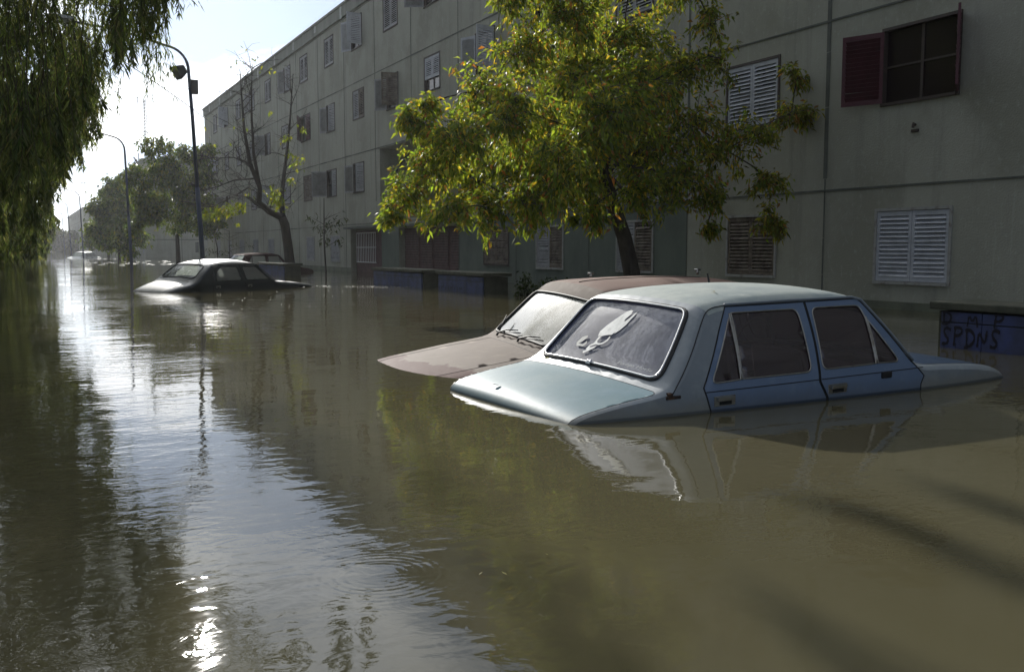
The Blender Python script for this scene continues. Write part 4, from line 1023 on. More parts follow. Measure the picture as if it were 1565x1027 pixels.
hanging_tree((-3.4, 8.0), 'overhanging tree whose drooping branches stand over the water right beside the viewer', 4.2,
             lambda x, y: 3.2, 9.2, 7.8, 2600, .13, .022, 30, lo_lim=lim, hmin=.4, hmax=1.2, fill=.7, inner=26000, edge=False)
# sprigs of that tree reaching over the street, as one limb
# the long sprig that hangs beside the lamp post
t = tag(empty('hanging_sprig', (2.22, 19.0, 6.2)), 'long dark sprig of narrow leaves hanging against the sky beside the nearest lamp post', 'branch'); o = np.array([2.6, 19.0, 6.6]); b = MB(); B = []; D = []
b.tube([(-3.0, -.2, .2), (-1.4, 0, .35), (0, 0, .1), (.35, .05, -.3)], [.05, .035, .02, .01], 5)
for k in range(34):
    p = np.array([rng.uniform(-.5, .35), rng.normal() * .2, rng.uniform(-.4, .15)]); L = rng.uniform(1.3, 2.3) if k < 22 else rng.uniform(.4, .9); e = p + np.array([rng.normal() * .10 + (.12 if k < 22 else 0), rng.normal() * .1, -L])
    b.tube([p, (p + e) / 2 + rng.normal(size=3) * .04, e], [.007, .005, .002], 3); q = rng.random(42) ** .8
    B.append(p[None] * (1 - q)[:, None] + e[None] * q[:, None] + rng.normal(size=(42, 3)) * .025); dd = rng.normal(size=(42, 3)) * .38; dd[:, 2] -= 1; D.append(dd)
B = np.concatenate(B); D = np.concatenate(D); n = len(B)
leaf_mesh('leaves', B, D, rdir(n), rng.uniform(.10, .19, n), rng.uniform(.018, .03, n), palette(n, [(.06, .09, .03), (.10, .13, .04)], [.6, .4]), leaf_w, t)
b.build('limb', twig_m, t, smooth=True)
t = tag(empty('overhanging_branch', (-3.2, 7.4, 3.8)), 'thin drooping branch reaching over the street from the left, only its tips in the picture', 'branch')
o = np.array([-3.2, 7.4, 3.8]); b = MB(); B = []; D = []
main = [(-3.2, 7.4, 3.8), (-1.6, 7.2, 4.5), (.2, 7.1, 4.9), (1.6, 6.9, 4.9), (2.9, 6.6, 4.6), (3.6, 6.3, 4.1)]
b.tube([np.array(p) - o for p in main], [.07, .06, .045, .03, .018, .01], 6)
subs = [((1.6, 6.9, 4.9), (2.0, 5.6, 4.2)), ((2.9, 6.6, 4.6), (2.95, 6.35, 2.85)), ((3.6, 6.3, 4.1), (3.2, 6.4, 2.62)), ((.2, 7.1, 4.9), (.9, 5.8, 4.1)), ((1.6, 6.9, 4.9), (1.25, 7.2, 3.15)), ((.2, 7.1, 4.9), (.3, 5.2, 4.3)), ((2.9, 6.6, 4.6), (3.9, 7.3, 3.9)), ((-1.6, 7.2, 4.5), (-.6, 5.4, 4.3))]
for p, e in subs:
    p = np.array(p); e = np.array(e)
    for k in range(7):
        s0 = p * (1 - k / 9) + e * k / 9; L = rng.uniform(.35, .8); bt = s0 * .35 + e * .65 + rng.normal(size=3) * .16
        if k == 0: bt = e
        b.tube([s0 - o, (s0 + bt) / 2 + np.array([0, 0, .08]) - o, bt - o], [.008, .006, .002], 4)
        q = rng.random(26) * .8 + .2; B.append(s0[None] * (1 - q)[:, None] + bt[None] * q[:, None] - o + rng.normal(size=(26, 3)) * .02); dd = rng.normal(size=(26, 3)) * .4; dd[:, 2] -= 1; D.append(dd)
B = np.concatenate(B); D = np.concatenate(D); n = len(B)
leaf_mesh('leaves', B, D, rdir(n), rng.uniform(.07, .13, n), rng.uniform(.012, .02, n), palette(n, [(.08, .10, .03), (.13, .14, .06)], [.6, .4]), leaf_w, t)
b.build('limb', twig_m, t, smooth=True)

t = tag(empty('overhanging_branch', (-3.0, 18.0, 7.2)), 'added branch above the view whose hanging tips throw soft shadow streaks on the water', 'branch'); o = np.array([-3.0, 18.0, 7.2]); b = MB(); B = []; D = []  # unseen limb added above the view to cast two shadow streaks on the water
b.tube([np.array(p) - o for p in [(-3.0, 18.0, 7.2), (-.5, 17.6, 8.0), (2.0, 16.8, 8.1), (4.0, 15.9, 7.6), (5.0, 15.6, 6.9)]], [.08, .065, .05, .03, .015], 6)
for (x, y, z0, z1, rr, k) in ((4.52, 15.0, 5.30, 6.45, .07, 420), (5.12, 15.4, 5.45, 6.1, .05, 200)):
    b.tube([np.array(p) - o for p in [(4.0, 15.9, 7.6) if x < 5 else (5.0, 15.6, 6.9), (x, y, z1 + .3), (x, y, z0)]], [.02, .014, .005], 5)
    q = np.stack([x + rng.normal(size=k) * rr, y + rng.normal(size=k) * rr, rng.uniform(z0, z1 + .2, k)], 1) - o; B.append(q); dd = rng.normal(size=(k, 3)) * .4; dd[:, 2] -= 1; D.append(dd)
B = np.concatenate(B); D = np.concatenate(D); n = len(B)
leaf_mesh('leaves', B, D, rdir(n), rng.uniform(.09, .15, n), rng.uniform(.018, .03, n), palette(n, [(.06, .09, .03), (.10, .13, .04)], [.6, .4]), leaf_w, t)
b.build('limb', twig_m, t, smooth=True)

# ---- leafy trees in the middle distance, by the right kerb
def round_tree(loc, label, bl, trunk, leafL, leafW, per, dens=26, cols=None, group=None, name='street_tree', lean=0):
    t = tag(empty(name, (loc[0], loc[1], -.85)), label, 'tree', group)
    o = np.array([loc[0], loc[1], -.85]); B, D = [], []
    cs = [(x - o[0], y - o[1], z - o[2]) for x, y, z, r in bl]
    b, nd = grow([(0, 0, 0), (.02, 0, trunk[0] * .5), (lean, 0, trunk[0])], [trunk[1], trunk[1] * .85, trunk[1] * .7], cs, tip=.02)
    b.build('trunk', bark, t, smooth=True)
    for x, y, z, r in bl:
        k = int(dens * r * r) + 5
        c = np.array([x, y, z]) - o
        for i in range(k):
            s0 = c + rdir(1)[0] * r * rng.random() ** .45; sp = r * .22
            B.append(s0[None] + rng.normal(size=(per, 3)) * sp * np.array([1, 1, .8])); dd = rdir(per, -.6, .7); D.append(dd)
    B = np.concatenate(B); D = np.concatenate(D); n = len(B)
    cols = cols or COLM
    leaf_mesh('crown', B, D, rdir(n), rng.uniform(leafL * .7, leafL * 1.3, n), rng.uniform(leafW * .8, leafW * 1.2, n), palette(n, cols, [.36, .30, .14, .20]), leaf_d, t)
    return t
COLM = [(.07, .11, .022), (.11, .155, .03), (.17, .19, .035), (.045, .07, .018)]
bl = [(8.4, 62, 6.3, 1.0), (7.5, 61.6, 6.9, .7), (9.6, 62.5, 6.6, .9), (8.7, 61.5, 5.0, 1.2), (7.3, 62.3, 5.2, 1.0), (10.2, 62, 5.3, 1.1), (6.6, 61.8, 4.1, .9), (8.0, 62, 3.6, 1.1), (9.6, 61.7, 3.8, 1.1), (10.6, 62.4, 3.4, .9),
      (7.0, 62.4, 2.9, .8), (8.9, 62, 2.6, .8), (10.1, 61.6, 2.3, .7), (6.1, 62, 5.3, .7), (10.7, 62, 6.9, .7), (6.4, 62, 2.4, .6)]
round_tree((8.7, 62), 'tall leafy tree behind the first lamp post, trunk showing under its crown', bl, (2.6, .16), .24, .12, 46, 16)
bl = [(7.2, 84, 5.0, 1.2), (6.2, 84.5, 3.9, 1.1), (8.3, 84, 4.4, 1.2), (5.7, 84, 2.6, .9), (7.3, 83.5, 2.9, 1.2), (8.6, 84.3, 2.4, 1.1), (6.3, 84, 1.4, .9), (7.9, 84, 1.2, 1.0), (6.9, 84, 6.0, .8), (5.4, 84, 4.3, .6)]
round_tree((7.2, 84), 'bushy tree further back behind the second lamp post, lit yellow-green on its left', bl, (1.6, .14), .32, .16, 40, 16)
bl = [(9.9, 57, 2.1, .55), (10.5, 57.2, 2.4, .45), (9.5, 57, 2.5, .4)]
round_tree((10.2, 57), 'small young tree with a thin crooked trunk beside the end of the near block', bl, (1.8, .05), .16, .08, 40, 26)
bl = [(10.2, 130, 4.5, 2.2), (9.2, 132, 2.4, 1.9), (11.3, 134, 3.2, 2.0)]
round_tree((10.0, 131), 'distant tree crown in front of the second apartment block', bl, (2.0, .2), .5, .25, 40, 8)
# low dark shrub beside the cabinets
bl = [(8.8, 16.4, .12, .28), (8.9, 15.8, .12, .3), (8.8, 15.2, .08, .28)]
s_ = round_tree((8.7, 16.0), 'low dark green hedge standing in the water beside the blue cabinets', bl, (.7, .03), .07, .04, 60, 60, cols=[(.02, .035, .012), (.03, .05, .016), (.04, .06, .02), (.015, .025, .01)], name='shrub')
s_['category'] = 'shrub'

# ---- bare tree
bt = tag(empty('bare_tree', (8.5, 33.4, -.85)), 'almost leafless tree with a thick forked trunk standing left of the arcade', 'tree')
o = np.array([8.5, 33.4, -.85]); b = MB()
def limb(pts, r, nside=7): b.tube([np.array(p) - o for p in pts], r, nside)
limb([(8.5, 33.4, -.85), (8.46, 33.4, .3), (8.38, 33.4, 1.1), (8.30, 33.4, 1.75), (8.2, 33.4, 2.02)], [.20, .18, .165, .16, .15], 9)
limbs = [([(8.2, 33.4, 2.0), (7.75, 33.3, 2.2), (7.40, 33.3, 2.5), (7.42, 33.2, 3.0), (7.1, 33.2, 3.8), (6.92, 33.1, 4.9), (6.86, 33.1, 6.0), (6.8, 33.0, 6.9)], [.13, .12, .10, .085, .07, .05, .03, .012]),
         ([(8.24, 33.4, 1.95), (8.22, 33.5, 2.6), (8.30, 33.5, 3.3), (8.45, 33.5, 4.3), (8.6, 33.6, 5.3), (8.75, 33.6, 7.0)], [.10, .085, .07, .05, .035, .012]),
         ([(7.42, 33.2, 3.0), (7.30, 33.5, 4.2), (7.28, 33.6, 5.4), (7.3, 33.6, 6.3), (7.35, 33.6, 7.2)], [.06, .05, .038, .025, .010]),
         ([(7.75, 33.3, 2.2), (7.3, 33.3, 2.45), (7.0, 33.0, 2.65)], [.08, .06, .035]),
         ([(7.1, 33.2, 3.8), (6.6, 33.4, 4.0), (6.0, 33.3, 3.95), (5.4, 33.2, 4.0)], [.03, .02, .014, .006]),
         ([(7.2, 33.2, 3.3), (6.5, 33.0, 3.2), (5.9, 33.0, 2.95), (5.4, 33.0, 2.8)], [.035, .022, .014, .006]),
         ([(7.05, 33.2, 3.0), (6.4, 33.4, 2.6), (5.8, 33.4, 2.3), (5.5, 33.4, 2.35)], [.03, .02, .012, .006])]
tips = []
for P_, rr in limbs:
    limb(P_, rr)
    P_ = [np.array(p) for p in P_]
    for i in range(1, len(P_)):
        for k in range(5 if rr[i] < .06 else 2):
            a = rng.random(); s0 = P_[i - 1] * (1 - a) + P_[i] * a; ax = P_[i] - P_[i - 1]; ax /= np.linalg.norm(ax)
            d = rdir(1, .35, .7)[0] * .8 + ax * .45; L = rng.uniform(.5, 1.35)
            q = [s0]; dd = d / np.linalg.norm(d)
            for j in range(4): dd = dd + rng.normal(size=3) * .16 + np.array([0, 0, .05]); dd /= np.linalg.norm(dd); q.append(q[-1] + dd * L / 4)
            limb(q, [.016, .012, .009, .006, .004], 4); tips.append(q)
            for j in (1, 2, 3):
                for _ in range(2):
                    d2 = dd * .4 + rdir(1, .1, .8)[0] * .9; d2 /= np.linalg.norm(d2); l2 = rng.uniform(.2, .6); s1 = q[j]
                    limb([s1, s1 + d2 * l2 * .5 + rng.normal(size=3) * .03, s1 + d2 * l2], [.006, .005, .003], 3)
b.build('trunk', bark, bt, smooth=True)
B = []
for (x, y, z, r, k) in ((7.9, 33.3, 2.75, .24, 95), (8.05, 33.3, 2.45, .16, 60), (5.95, 33.0, 2.15, .20, 60), (6.3, 33.0, 2.2, .20, 60), (6.65, 33.0, 2.3, .16, 55), (5.6, 33, 2.05, .13, 30), (8.45, 33.5, 4.75, .14, 26), (8.5, 33.5, 4.2, .14, 22), (8.85, 33.5, 3.9, .2, 34), (8.6, 33.5, 3.3, .12, 18), (9.0, 33.5, 5.1, .1, 10), (7.9, 33.4, 5.6, .06, 6), (6.6, 33, 1.75, .06, 8), (7.0, 33, 2.8, .1, 8), (7.7, 33, 6.9, .2, 8), (6.1, 33, 4.9, .5, 8), (7.0, 33, 7.2, .5, 10)):
    B.append(np.array([x, y, z]) - o + rng.normal(size=(k, 3)) * r * .65)
B = np.concatenate(B); n = len(B)
leaf_mesh('leaves', B, rdir(n, -.7, .7), rdir(n), rng.uniform(.10, .17, n), rng.uniform(.06, .10, n), palette(n, [(.12, .16, .02), (.17, .19, .025), (.08, .11, .02)], [.4, .35, .25]), leaf_yg, bt)
# thin saplings by the wall
for (x, y, h, lb) in ((8.9, 30.6, 3.4, 'thin sapling with a few drooping leaves beside the barred shop window'), (8.9, 46.5, 2.6, 'very thin sapling left of the bare tree')):
    t = tag(empty('sapling', (x, y, -.85)), lb, 'tree'); b = MB()
    b.tube([(0, 0, 0), (.02, 0, h * .3), (-.02, 0, h * .6), (0, 0, h)], [.035, .03, .025, .012], 6)
    B = []
    for k in range(10):
        z = h * rng.uniform(.5, 1.0); d = rdir(1, .1, .3)[0] * rng.uniform(.4, 1.1); e = np.array([d[0], d[1] * .5, z + .25]); b.tube([(0, 0, z), tuple(e * .6 + np.array([0, 0, z]) * .4), tuple(e)], [.010, .007, .003], 4)
        if z < h * .75: B.append(e[None] + rng.normal(size=(16, 3)) * np.array([.12, .12, .09]))
    b.build('trunk', bark, t, smooth=True)
    if B:
        B = np.concatenate(B); n = len(B); leaf_mesh('leaves', B, rdir(n, -.9, .4), rdir(n), rng.uniform(.12, .2, n), rng.uniform(.03, .05, n), palette(n, [(.03, .045, .015), (.05, .06, .02)], [.6, .4]), leaf_d, t)

# ---- far wood at the end of the street
B = []; n = 26000
x = rng.uniform(-75, 14, n); ph = np.sin(x * .35) * .8 + np.sin(x * .13 + 1) * 1.0 + np.sin(x * 1.1) * .35
z = rng.random(n) ** .7 * (5.2 + ph) - .2; y = 265 + rng.uniform(-3, 12, n) + np.sin(x * .8) * 2
x2 = rng.uniform(14, 40, 4000); y2 = rng.uniform(330, 345, 4000); z2 = rng.random(4000) * 5
B = np.stack([np.concatenate([x, x2]), np.concatenate([y, y2]), np.concatenate([z, z2])], 1); n = len(B)
o = leaf_mesh('far_wood', B, rdir(n, -.3, .8), rdir(n), rng.uniform(.7, 1.5, n), rng.uniform(.5, .9, n), palette(n, [(.04, .055, .02), (.06, .07, .025), (.03, .04, .018)], [.4, .3, .3]), leaf_d)
tag(o, 'low dark wood closing the far end of the street', 'wood', kind='stuff')

# ------------------------------------------------------------------ street lamps
m_pole = mat('blue_grey_pole_paint', (0.055, 0.075, 0.12), 0.5, noise=[(6, (0.09, .10, .13), .45, .7, .3), (20, (.10, .06, .04), .62, .8, .5)])
m_lampglass = mat('lamp_glass', (0.6, 0.62, 0.6), 0.3)
def lamp(loc, ztop, arm, lean, label, flood=False, r=.055):
    t = tag(empty('street_lamp', (loc[0], loc[1], -.85)), label, 'street lamp', 'street lamps along the right kerb')
    b = MB(); H = ztop + .85
    b.tube([(0, 0, 0), (lean * .25, 0, H * .25), (lean * .5, 0, H * .45)], [r * 1.35, r * 1.3, r * 1.25], 9)
    b.tube([(lean * .5, 0, H * .45), (lean * .75, 0, H * .7), (lean, 0, H - .95)], [r, r * .95, r * .85], 9)
    b.build('pole', m_pole, t, smooth=True)
    b = MB(); rr = .62; P_ = [(lean, 0, H - .96)]
    for k in range(1, 9):
        a = R(90 * k / 8 * .86); P_.append((lean - rr * (1 - math.cos(a)), 0, H - .95 + rr * math.sin(a) * 1.05))
    ex, ez = P_[-1][0], P_[-1][2]; P_ += [(ex - (arm - .6) * .5, 0, ez + .30 * (arm / 3)), (ex - (arm - .6), 0, ez + .42 * (arm / 3))]
    b.tube(P_, [r * .8] * 3 + [r * .68] * 6 + [r * .6] * 2, 8); b.build('arm', m_pole, t, smooth=True)
    hx, hz = P_[-1][0], P_[-1][2]
    b = MB(); S_ = []
    for k in range(7):
        u = k / 6; wv = .05 + .11 * math.sin(math.pi * min(1, u * .8 + .12)); S_.append((hx + .05 - u * .62, wv, hz + .02 + u * .06))
    for i, (x, w_, z) in enumerate(S_): b.v += [(x, -w_, z), (x, -w_ * .6, z + .09), (x, w_ * .6, z + .09), (x, w_, z)]
    for i in range(6):
        for j in range(4): b.f.append((i * 4 + j, i * 4 + (j + 1) % 4, i * 4 + 4 + (j + 1) % 4, i * 4 + 4 + j)); b.m.append(0)
    b.f += [(0, 1, 2, 3), (27, 26, 25, 24)]; b.m += [0, 0]
    hd_ = b.build('lamp_head', mat('lamp_housing', (.35, .36, .36), .5), t, smooth=False)
    b = MB(); b.tube([(hx - .1, 0, hz - .01), (hx - .3, 0, hz - .02), (hx - .5, 0, hz + .02)], [.03, .085, .03], 8); b.build('lamp_glass', m_lampglass, hd_, smooth=True)
    if flood:
        b = MB(); c = Vector((lean - .26, -.02, H - 1.0)); ax = Vector((-.83, -.25, -.52)).normalized(); sd_ = Vector((0, 0, 1)).cross(ax).normalized(); up_ = ax.cross(sd_)
        ring = []
        for (d, w1, h1) in ((-.20, .05, .07), (-.14, .13, .12), (.0, .17, .165), (.13, .17, .20)):
            for (sa, sb) in ((-1, -1), (1, -1), (1, 1), (-1, 1)): b.v.append(tuple(c + ax * d + sd_ * w1 * sa + up_ * h1 * sb))
        for i in range(3):
            for j in range(4): b.f.append((i * 4 + j, i * 4 + (j + 1) % 4, i * 4 + 4 + (j + 1) % 4, i * 4 + 4 + j)); b.m.append(0)
        b.f += [(0, 1, 2, 3), (15, 14, 13, 12)]; b.m += [0, 0]
        b.tube([c - ax * .18, Vector((lean, 0, H - 1.05))], .02, 6); b.tube([c + Vector((-.02, 0, -.2)), c + Vector((.04, 0, -.42)), c + Vector((.13, 0, -.48)), c + Vector((.24, 0, -.4))], .006, 4)
        b.build('floodlight', mat('black_floodlight', (.012, .016, .014), .5), t, bevel=.01)
        b = MB(); b.box(lean + .045, lean + .25, -.10, .10, H - 1.62, H - 1.22); b.tube([(lean + .04, -.07, H - 1.5), (lean - .06, -.07, H - 1.5)], .012, 5)
        b.build('ballast_box', mat('rusty_grey_box', (.10, .09, .09), .7, noise=(8, (.13, .07, .05), .5, .75, 1)), t, bevel=.01)
    return t
lamp((4.95, 29.8), 7.10, 3.2, -.30, 'nearest street lamp, tall blue-grey post carrying a black floodlight and a small box', True)
lamp((4.82, 49.6), 6.55, 2.9, -.14, 'second nearest street lamp, its curved arm ending in the drooping leaves')
lamp((5.32, 98), 6.55, 2.6, -.15, 'third street lamp, standing before the farthest apartment block')
lamp((5.95, 135), 7.1, 2.6, -.3, 'fourth street lamp, at the left corner of the farthest apartment block')
lamp((6.3, 165), 7.0, 2.0, -.2, 'fifth street lamp, thin against the bright sky')
lamp((5.9, 225), 7.6, 1.8, 0, 'most distant street lamp, a hair-thin post near the far wood')

# ------------------------------------------------------------------ blue meter cabinets
m_cap = mat('mossy_concrete_cap', (0.085, 0.085, 0.06), 0.9, noise=(6, (.045, .05, .035), .4, .7, 1), bump=(25, .008))
m_paint = mat('graffiti_paint', (0.012, 0.010, 0.018), .7)
STROKE = {'D': [[(.1, 0), (.15, 1)], [(-.05, .95), (.5, 1.0), (.95, .75), (.9, .35), (.5, .02), (-.1, .0)]], 'M': [[(0, 0), (.1, 1), (.5, .35), (.85, 1), (1, 0)]],
    'P': [[(.05, -.1), (.2, 1)], [(0, .95), (.7, 1.0), (.95, .75), (.6, .45), (.15, .45)]], 'S': [[(.95, .9), (.5, 1.05), (.1, .8), (.4, .5), (.8, .3), (.6, 0), (0, .05)]],
    'N': [[(0, 0), (.1, 1), (.8, .05), (.95, 1)]], 'I': [[(.5, 0), (.5, 1)]], 'L': [[(.1, 1), (.1, 0), (.8, .05)]], 'E': [[(.9, 1), (.1, .95), (.1, .05), (.9, 0)], [(.1, .5), (.7, .52)]], 'X': [[(0, 0), (.9, 1)], [(0, 1), (.9, 0)]]}
def cabinet(y0, y1, label, doors=3, x=8.3, text=None, rz=0, dep=.55):
    t = tag(empty('meter_cabinet', (x, y0, -.85), (0, 0, rz)), label, 'cabinet', None); L = y1 - y0
    b = MB(); b.box(.03, dep, 0, L, 0, 1.19); b.build('body', mat('cabinet_side_render', (.07, .075, .05), .9, noise=(5, (.04, .04, .03), .4, .7, 1)), t, bevel=.01)
    b = MB(); b.box(-.035, dep + .06, -.06, L + .06, 1.205, 1.275); b.build('cap', m_cap, t, bevel=.012)
    w_ = (L - .1) / doors
    for k in range(doors):
        for z0, z1 in ((1.095, 1.185), (.1, 1.085)):
            d = MB(); d.box(-.004, .028, .05 + k * w_ + .004, .05 + (k + 1) * w_ - .004, z0, z1); d.build('door', m_blue, t, bevel=.004)
    if text:
        for s_, zz, sc, wtot, mir in text:
            n_ = len(s_); adv = wtot / n_
            for i, ch in enumerate(s_):
                if ch == ' ': continue
                m = MB()
                for st in STROKE[ch]:
                    P = chaikin([(px + random.uniform(-.05, .05), pz + random.uniform(-.05, .05)) for px, pz in st], 2)
                    for (u0, w0), (u1, w1) in zip(P[:-1], P[1:]):
                        d = np.array([u1 - u0, w1 - w0]); L_ = np.linalg.norm(d) + 1e-9; nx_ = np.array([-d[1], d[0]]) / L_; th = random.uniform(.075, .125)
                        q = []
                        for (u, w_), sg_ in (((u0, w0), 1), ((u1, w1), 1), ((u1, w1), -1), ((u0, w0), -1)):
                            uu, ww = u + nx_[0] * th * sg_, w_ + nx_[1] * th * sg_
                            q.append((-.0075 - .0004 * len(m.f) / 40, L - .06 - (i + .12 + uu * .76) * adv, zz + ww * sc + .012 * math.sin(i * 2.1)))
                        m.add(q, [(0, 1, 2, 3)])
                if random.random() < .6: m.add([(-.0076, L - .06 - (i + .3) * adv, zz + .02), (-.0076, L - .06 - (i + .3) * adv - .006, zz + .02), (-.0076, L - .06 - (i + .3) * adv - .004, zz - .05), (-.0076, L - .06 - (i + .3) * adv - .001, zz - .05)], [(0, 1, 2, 3)])
                m.build('graffiti_letter', m_paint, t)
    return t
cabinet(3.4, 6.08, 'near blue-painted cabinet at the right edge with dark graffiti letters on its doors', 6, text=[('D M P', 1.07, .115, .66, 0), ('SPDNS', .885, .155, .62, 0)], x=7.64)
cabinet(20.6, 24.1, 'blue cabinet in front of the red roller shutter, left one of the close pair', 3)
cabinet(17.3, 19.7, 'blue cabinet with faint scrawl, right one of the close pair', 3, text=[('INIINIIN', .88, .07, 1.3, 0)])
cabinet(31.6, 35.4, 'dim blue cabinet behind the dark saloon at the foot of the bare tree', 3, x=8.0 - .2)

# ------------------------------------------------------------------ antennas, wires, roof figure, floating bits
m_ant = mat('antenna_metal', (.25, .25, .25), .5, metal=.6)
t = tag(empty('antenna_mast', (14.2, 124.5, 10.25)), 'lattice antenna mast on the roof of the second apartment block', 'antenna'); b = MB()
for dx, dy in ((-.22, -.2), (.22, -.2), (0, .25)): b.tube([(dx, dy, 0), (dx * .6, dy * .6, 8.6)], .035, 4)
for k in range(22):
    z = k * .39; s1 = 1 - .4 * z / 8.6; s2 = 1 - .4 * (z + .39) / 8.6; q = [(-.22, -.2), (.22, -.2), (0, .25)]
    for j in range(3):
        a, c = q[j], q[(j + 1) % 3]; b.tube([(a[0] * s1, a[1] * s1, z), (c[0] * s2, c[1] * s2, z + .39)], .02, 3)
b.build('mast', m_ant, t); b = MB()
b.tube([(-1.2, 0, 4.9), (1.2, 0, 4.6)], .04, 4); b.tube([(-1.1, 0, 2.8), (-1.1, 0, 4.8)], .03, 4); b.tube([(.9, 0, 1.0), (.9, 0, 2.3)], .05, 4); b.tube([(-.9, 0, .9), (-.9, 0, 2.2)], .05, 4); b.tube([(-.9, 0, 1.5), (.9, 0, 1.5)], .03, 4)
b.build('aerial', m_ant, t); b = MB()
b.tube([(-.8, 0, 8.0), (-.8, 0, 9.0)], .04, 4); b.tube([(-.8, 0, 8.4), (0, 0, 8.3)], .03, 4); b.build('aerial', m_ant, t)
t = tag(empty('tv_antenna', (13.8, 238.5, 10.3)), 'thin T-shaped television antenna on the farthest block', 'antenna'); b = MB(); b.tube([(0, 0, 0), (0, 0, 5.6)], .07, 4); b.build('mast', m_ant, t)
b = MB(); b.tube([(-1.5, 0, 5.55), (1.8, 0, 5.4)], .06, 4); b.tube([(-.6, 0, 5.3), (-.6, 0, 5.8)], .05, 4); b.build('aerial', m_ant, t)
for nm_, P_, lb in (('overhead_wire', [(-9, 15, 7.0), (0, 20.5, 5.75), (3.3, 25.5, 5.0), (7.5, 40, 5.6), (11.7, 55, 7.8)], 'thin overhead wire sagging from the left trees past the nearest lamp post'),
                    ('overhead_wire', [(-6, 30, 9.0), (2.7, 48, 8.2), (11.7, 66, 9.9)], 'faint higher wire crossing the sky towards the end of the near block')):
    P_ = chaikin(P_, 3); m = MB(); m.tube([tuple(p) for p in P_], .012, 4); tag(m.build(nm_, rubber), lb, 'wire')
# crouching person on the far roof, built as one skinned surface
def skin_person(loc, rz, label, joints, edges, m, extra=()):
    me = bpy.data.meshes.new('person'); me.from_pydata([j[:3] for j in joints], edges, []); o = bpy.data.objects.new('person', me); COL.objects.link(o)
    sk = o.modifiers.new('skin', 'SKIN'); 
    for i, j in enumerate(joints): me.skin_vertices[0].data[i].radius = (j[3], j[4] if len(j) > 4 else j[3])
    me.skin_vertices[0].data[0].use_root = True
    ss = o.modifiers.new('sub', 'SUBSURF'); ss.levels = 2; ss.render_levels = 2
    me.materials.append(m); o.location = loc; o.rotation_euler = (0, 0, rz)
    return tag(o, label, 'person')
J = [(0, 0, .30, .15, .13), (.02, 0, .48, .14, .11), (-.10, 0, .68, .17, .12), (-.22, 0, .84, .06), (-.30, 0, .96, .085), (-.33, 0, 1.06, .075),
     (0, .11, .28, .09), (-.34, .14, .42, .065), (-.18, .13, .06, .05), (-.36, .13, .03, .04), (0, -.11, .28, .09), (-.34, -.14, .42, .065), (-.18, -.13, .06, .05), (-.36, -.13, .03, .04),
     (-.12, .20, .74, .055), (-.22, .24, .5, .042), (-.40, .18, .42, .03), (-.12, -.20, .74, .055), (-.22, -.24, .5, .042), (-.40, -.18, .42, .03)]
E_ = [(0, 1), (1, 2), (2, 3), (3, 4), (4, 5), (0, 6), (6, 7), (7, 8), (8, 9), (0, 10), (10, 11), (11, 12), (12, 13), (2, 14), (14, 15), (15, 16), (2, 17), (17, 18), (18, 19)]
skin_person((12.3, 117.0, 10.25), 0, 'person crouching on the roof edge of the second apartment block, a small dark figure', J, E_, mat('dark_clothing', (.05, .045, .05), .9))
# leaves caught on the blue car's boot
bpy.context.view_layer.update()
for i, (q_, v_, an, lb) in enumerate(((7.9, .66, .4, 'yellow leaf caught at the lower left corner of the blue car rear window'), (4.6, .30, 2.2, 'dark twig-like dry leaf lying on the pale boot lid'), (13.6, -.55, 1.1, 'small dry leaf on the chalky roof of the blue car'))):
    b = MB(); cc_ = brib(bS(q_), v_ * VS, .003); s1 = .032; ca, sa = math.cos(an), math.sin(an)
    W2 = blue.matrix_world
    b.add([W2 @ (cc_ + Vector((s1 * (p[0] * ca - p[1] * sa), s1 * (p[0] * sa + p[1] * ca), p[2]))) for p in [(-1, 0, .004), (-.3, .34, .012), (.4, .28, .014), (1.1, 0, .008), (.4, -.28, .006), (-.3, -.34, .005)]], [(0, 1, 2, 3, 4, 5)])
    tag(b.build('fallen_leaf', m_fl if i != 1 else twig_m), lb, 'leaf')
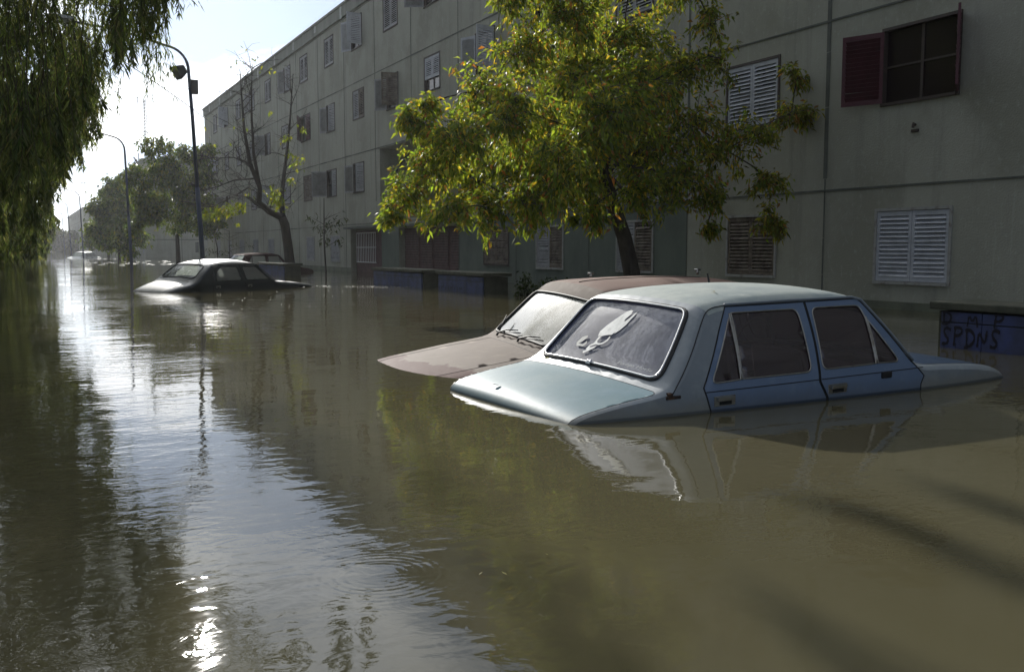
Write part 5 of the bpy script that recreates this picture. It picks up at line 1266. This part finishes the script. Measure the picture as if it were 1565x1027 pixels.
# floating leaves and scum
m_scum = mat('pale_scum', (.26, .25, .20), .5)
B = []
b = MB()
for k in range(170):
    u = rng.random(); x = 5.0 + u * 4.2 + rng.normal() * .1; y = 20.5 + (1 - u) * 3.2 + rng.normal() * .35
    s1 = rng.uniform(.01, .035); b.add([(x, y, .004), (x + s1 * 1.6, y, .005), (x + s1 * 1.6, y + s1, .006), (x, y + s1, .004)], [(0, 1, 2, 3)])
for k in range(140):
    x = rng.uniform(3.5, 9.5); y = rng.uniform(55, 95); s1 = rng.uniform(.05, .16); b.add([(x, y, .004), (x + s1 * 1.8, y, .008), (x + s1 * 1.8, y + s1, .01), (x, y + s1, .004)], [(0, 1, 2, 3)])
for k in range(90):
    x = rng.uniform(1.5, 7); y = rng.uniform(14, 20.5); s1 = rng.uniform(.004, .014); b.add([(x, y, .004), (x + s1, y, .005), (x + s1, y + s1, .006), (x, y + s1, .004)], [(0, 1, 2, 3)])
tag(b.build('floating_scum', m_scum), 'scattered flecks of pale scum on the flood water', 'debris', kind='stuff')
lv = [(1.37, 2.42, .008), (1.52, 2.45, .006), (1.18, 2.33, .010), (1.12, 2.36, .006)]
for i, (x, y, s1) in enumerate(lv):
    b = MB(); a = rng.uniform(0, 6.28); ca, sa = math.cos(a), math.sin(a)
    pts = [(-1, 0, .003), (-.3, .38, .006), (.4, .3, .007), (1, 0, .010), (.4, -.3, .007), (-.3, -.38, .006)]
    b.add([(x + s1 * (p[0] * ca - p[1] * sa), y + s1 * (p[0] * sa + p[1] * ca), p[2]) for p in pts], [(0, 1, 2, 3, 4, 5)])
    tag(b.build('floating_leaf', m_fl), ('larger pale leaf fleck floating on open brown water right of the ripple rings', 'pale leaf fleck floating farthest right on the open brown water', 'leaf fleck floating just outside the ripple rings, the nearer of two', 'tiny leaf fleck beside the ripple rings, the farther of two')[i], 'leaf', 'fallen leaves floating on the water')

# ------------------------------------------------------------------ haze: thin humid air
hz = MB(); hz.box(-120, 120, -30, 420, -2.0, 22)
hm = bpy.data.materials.new('haze'); hm.use_nodes = True; t = hm.node_tree; t.nodes.clear()
ho = t.nodes.new('ShaderNodeOutputMaterial'); pv = t.nodes.new('ShaderNodeVolumePrincipled')
pv.inputs['Color'].default_value = (.92, .95, 1.0, 1); pv.inputs['Density'].default_value = .00032; pv.inputs['Anisotropy'].default_value = .6
t.links.new(pv.outputs[0], ho.inputs['Volume'])
tag(hz.build('haze', hm), kind='stuff')
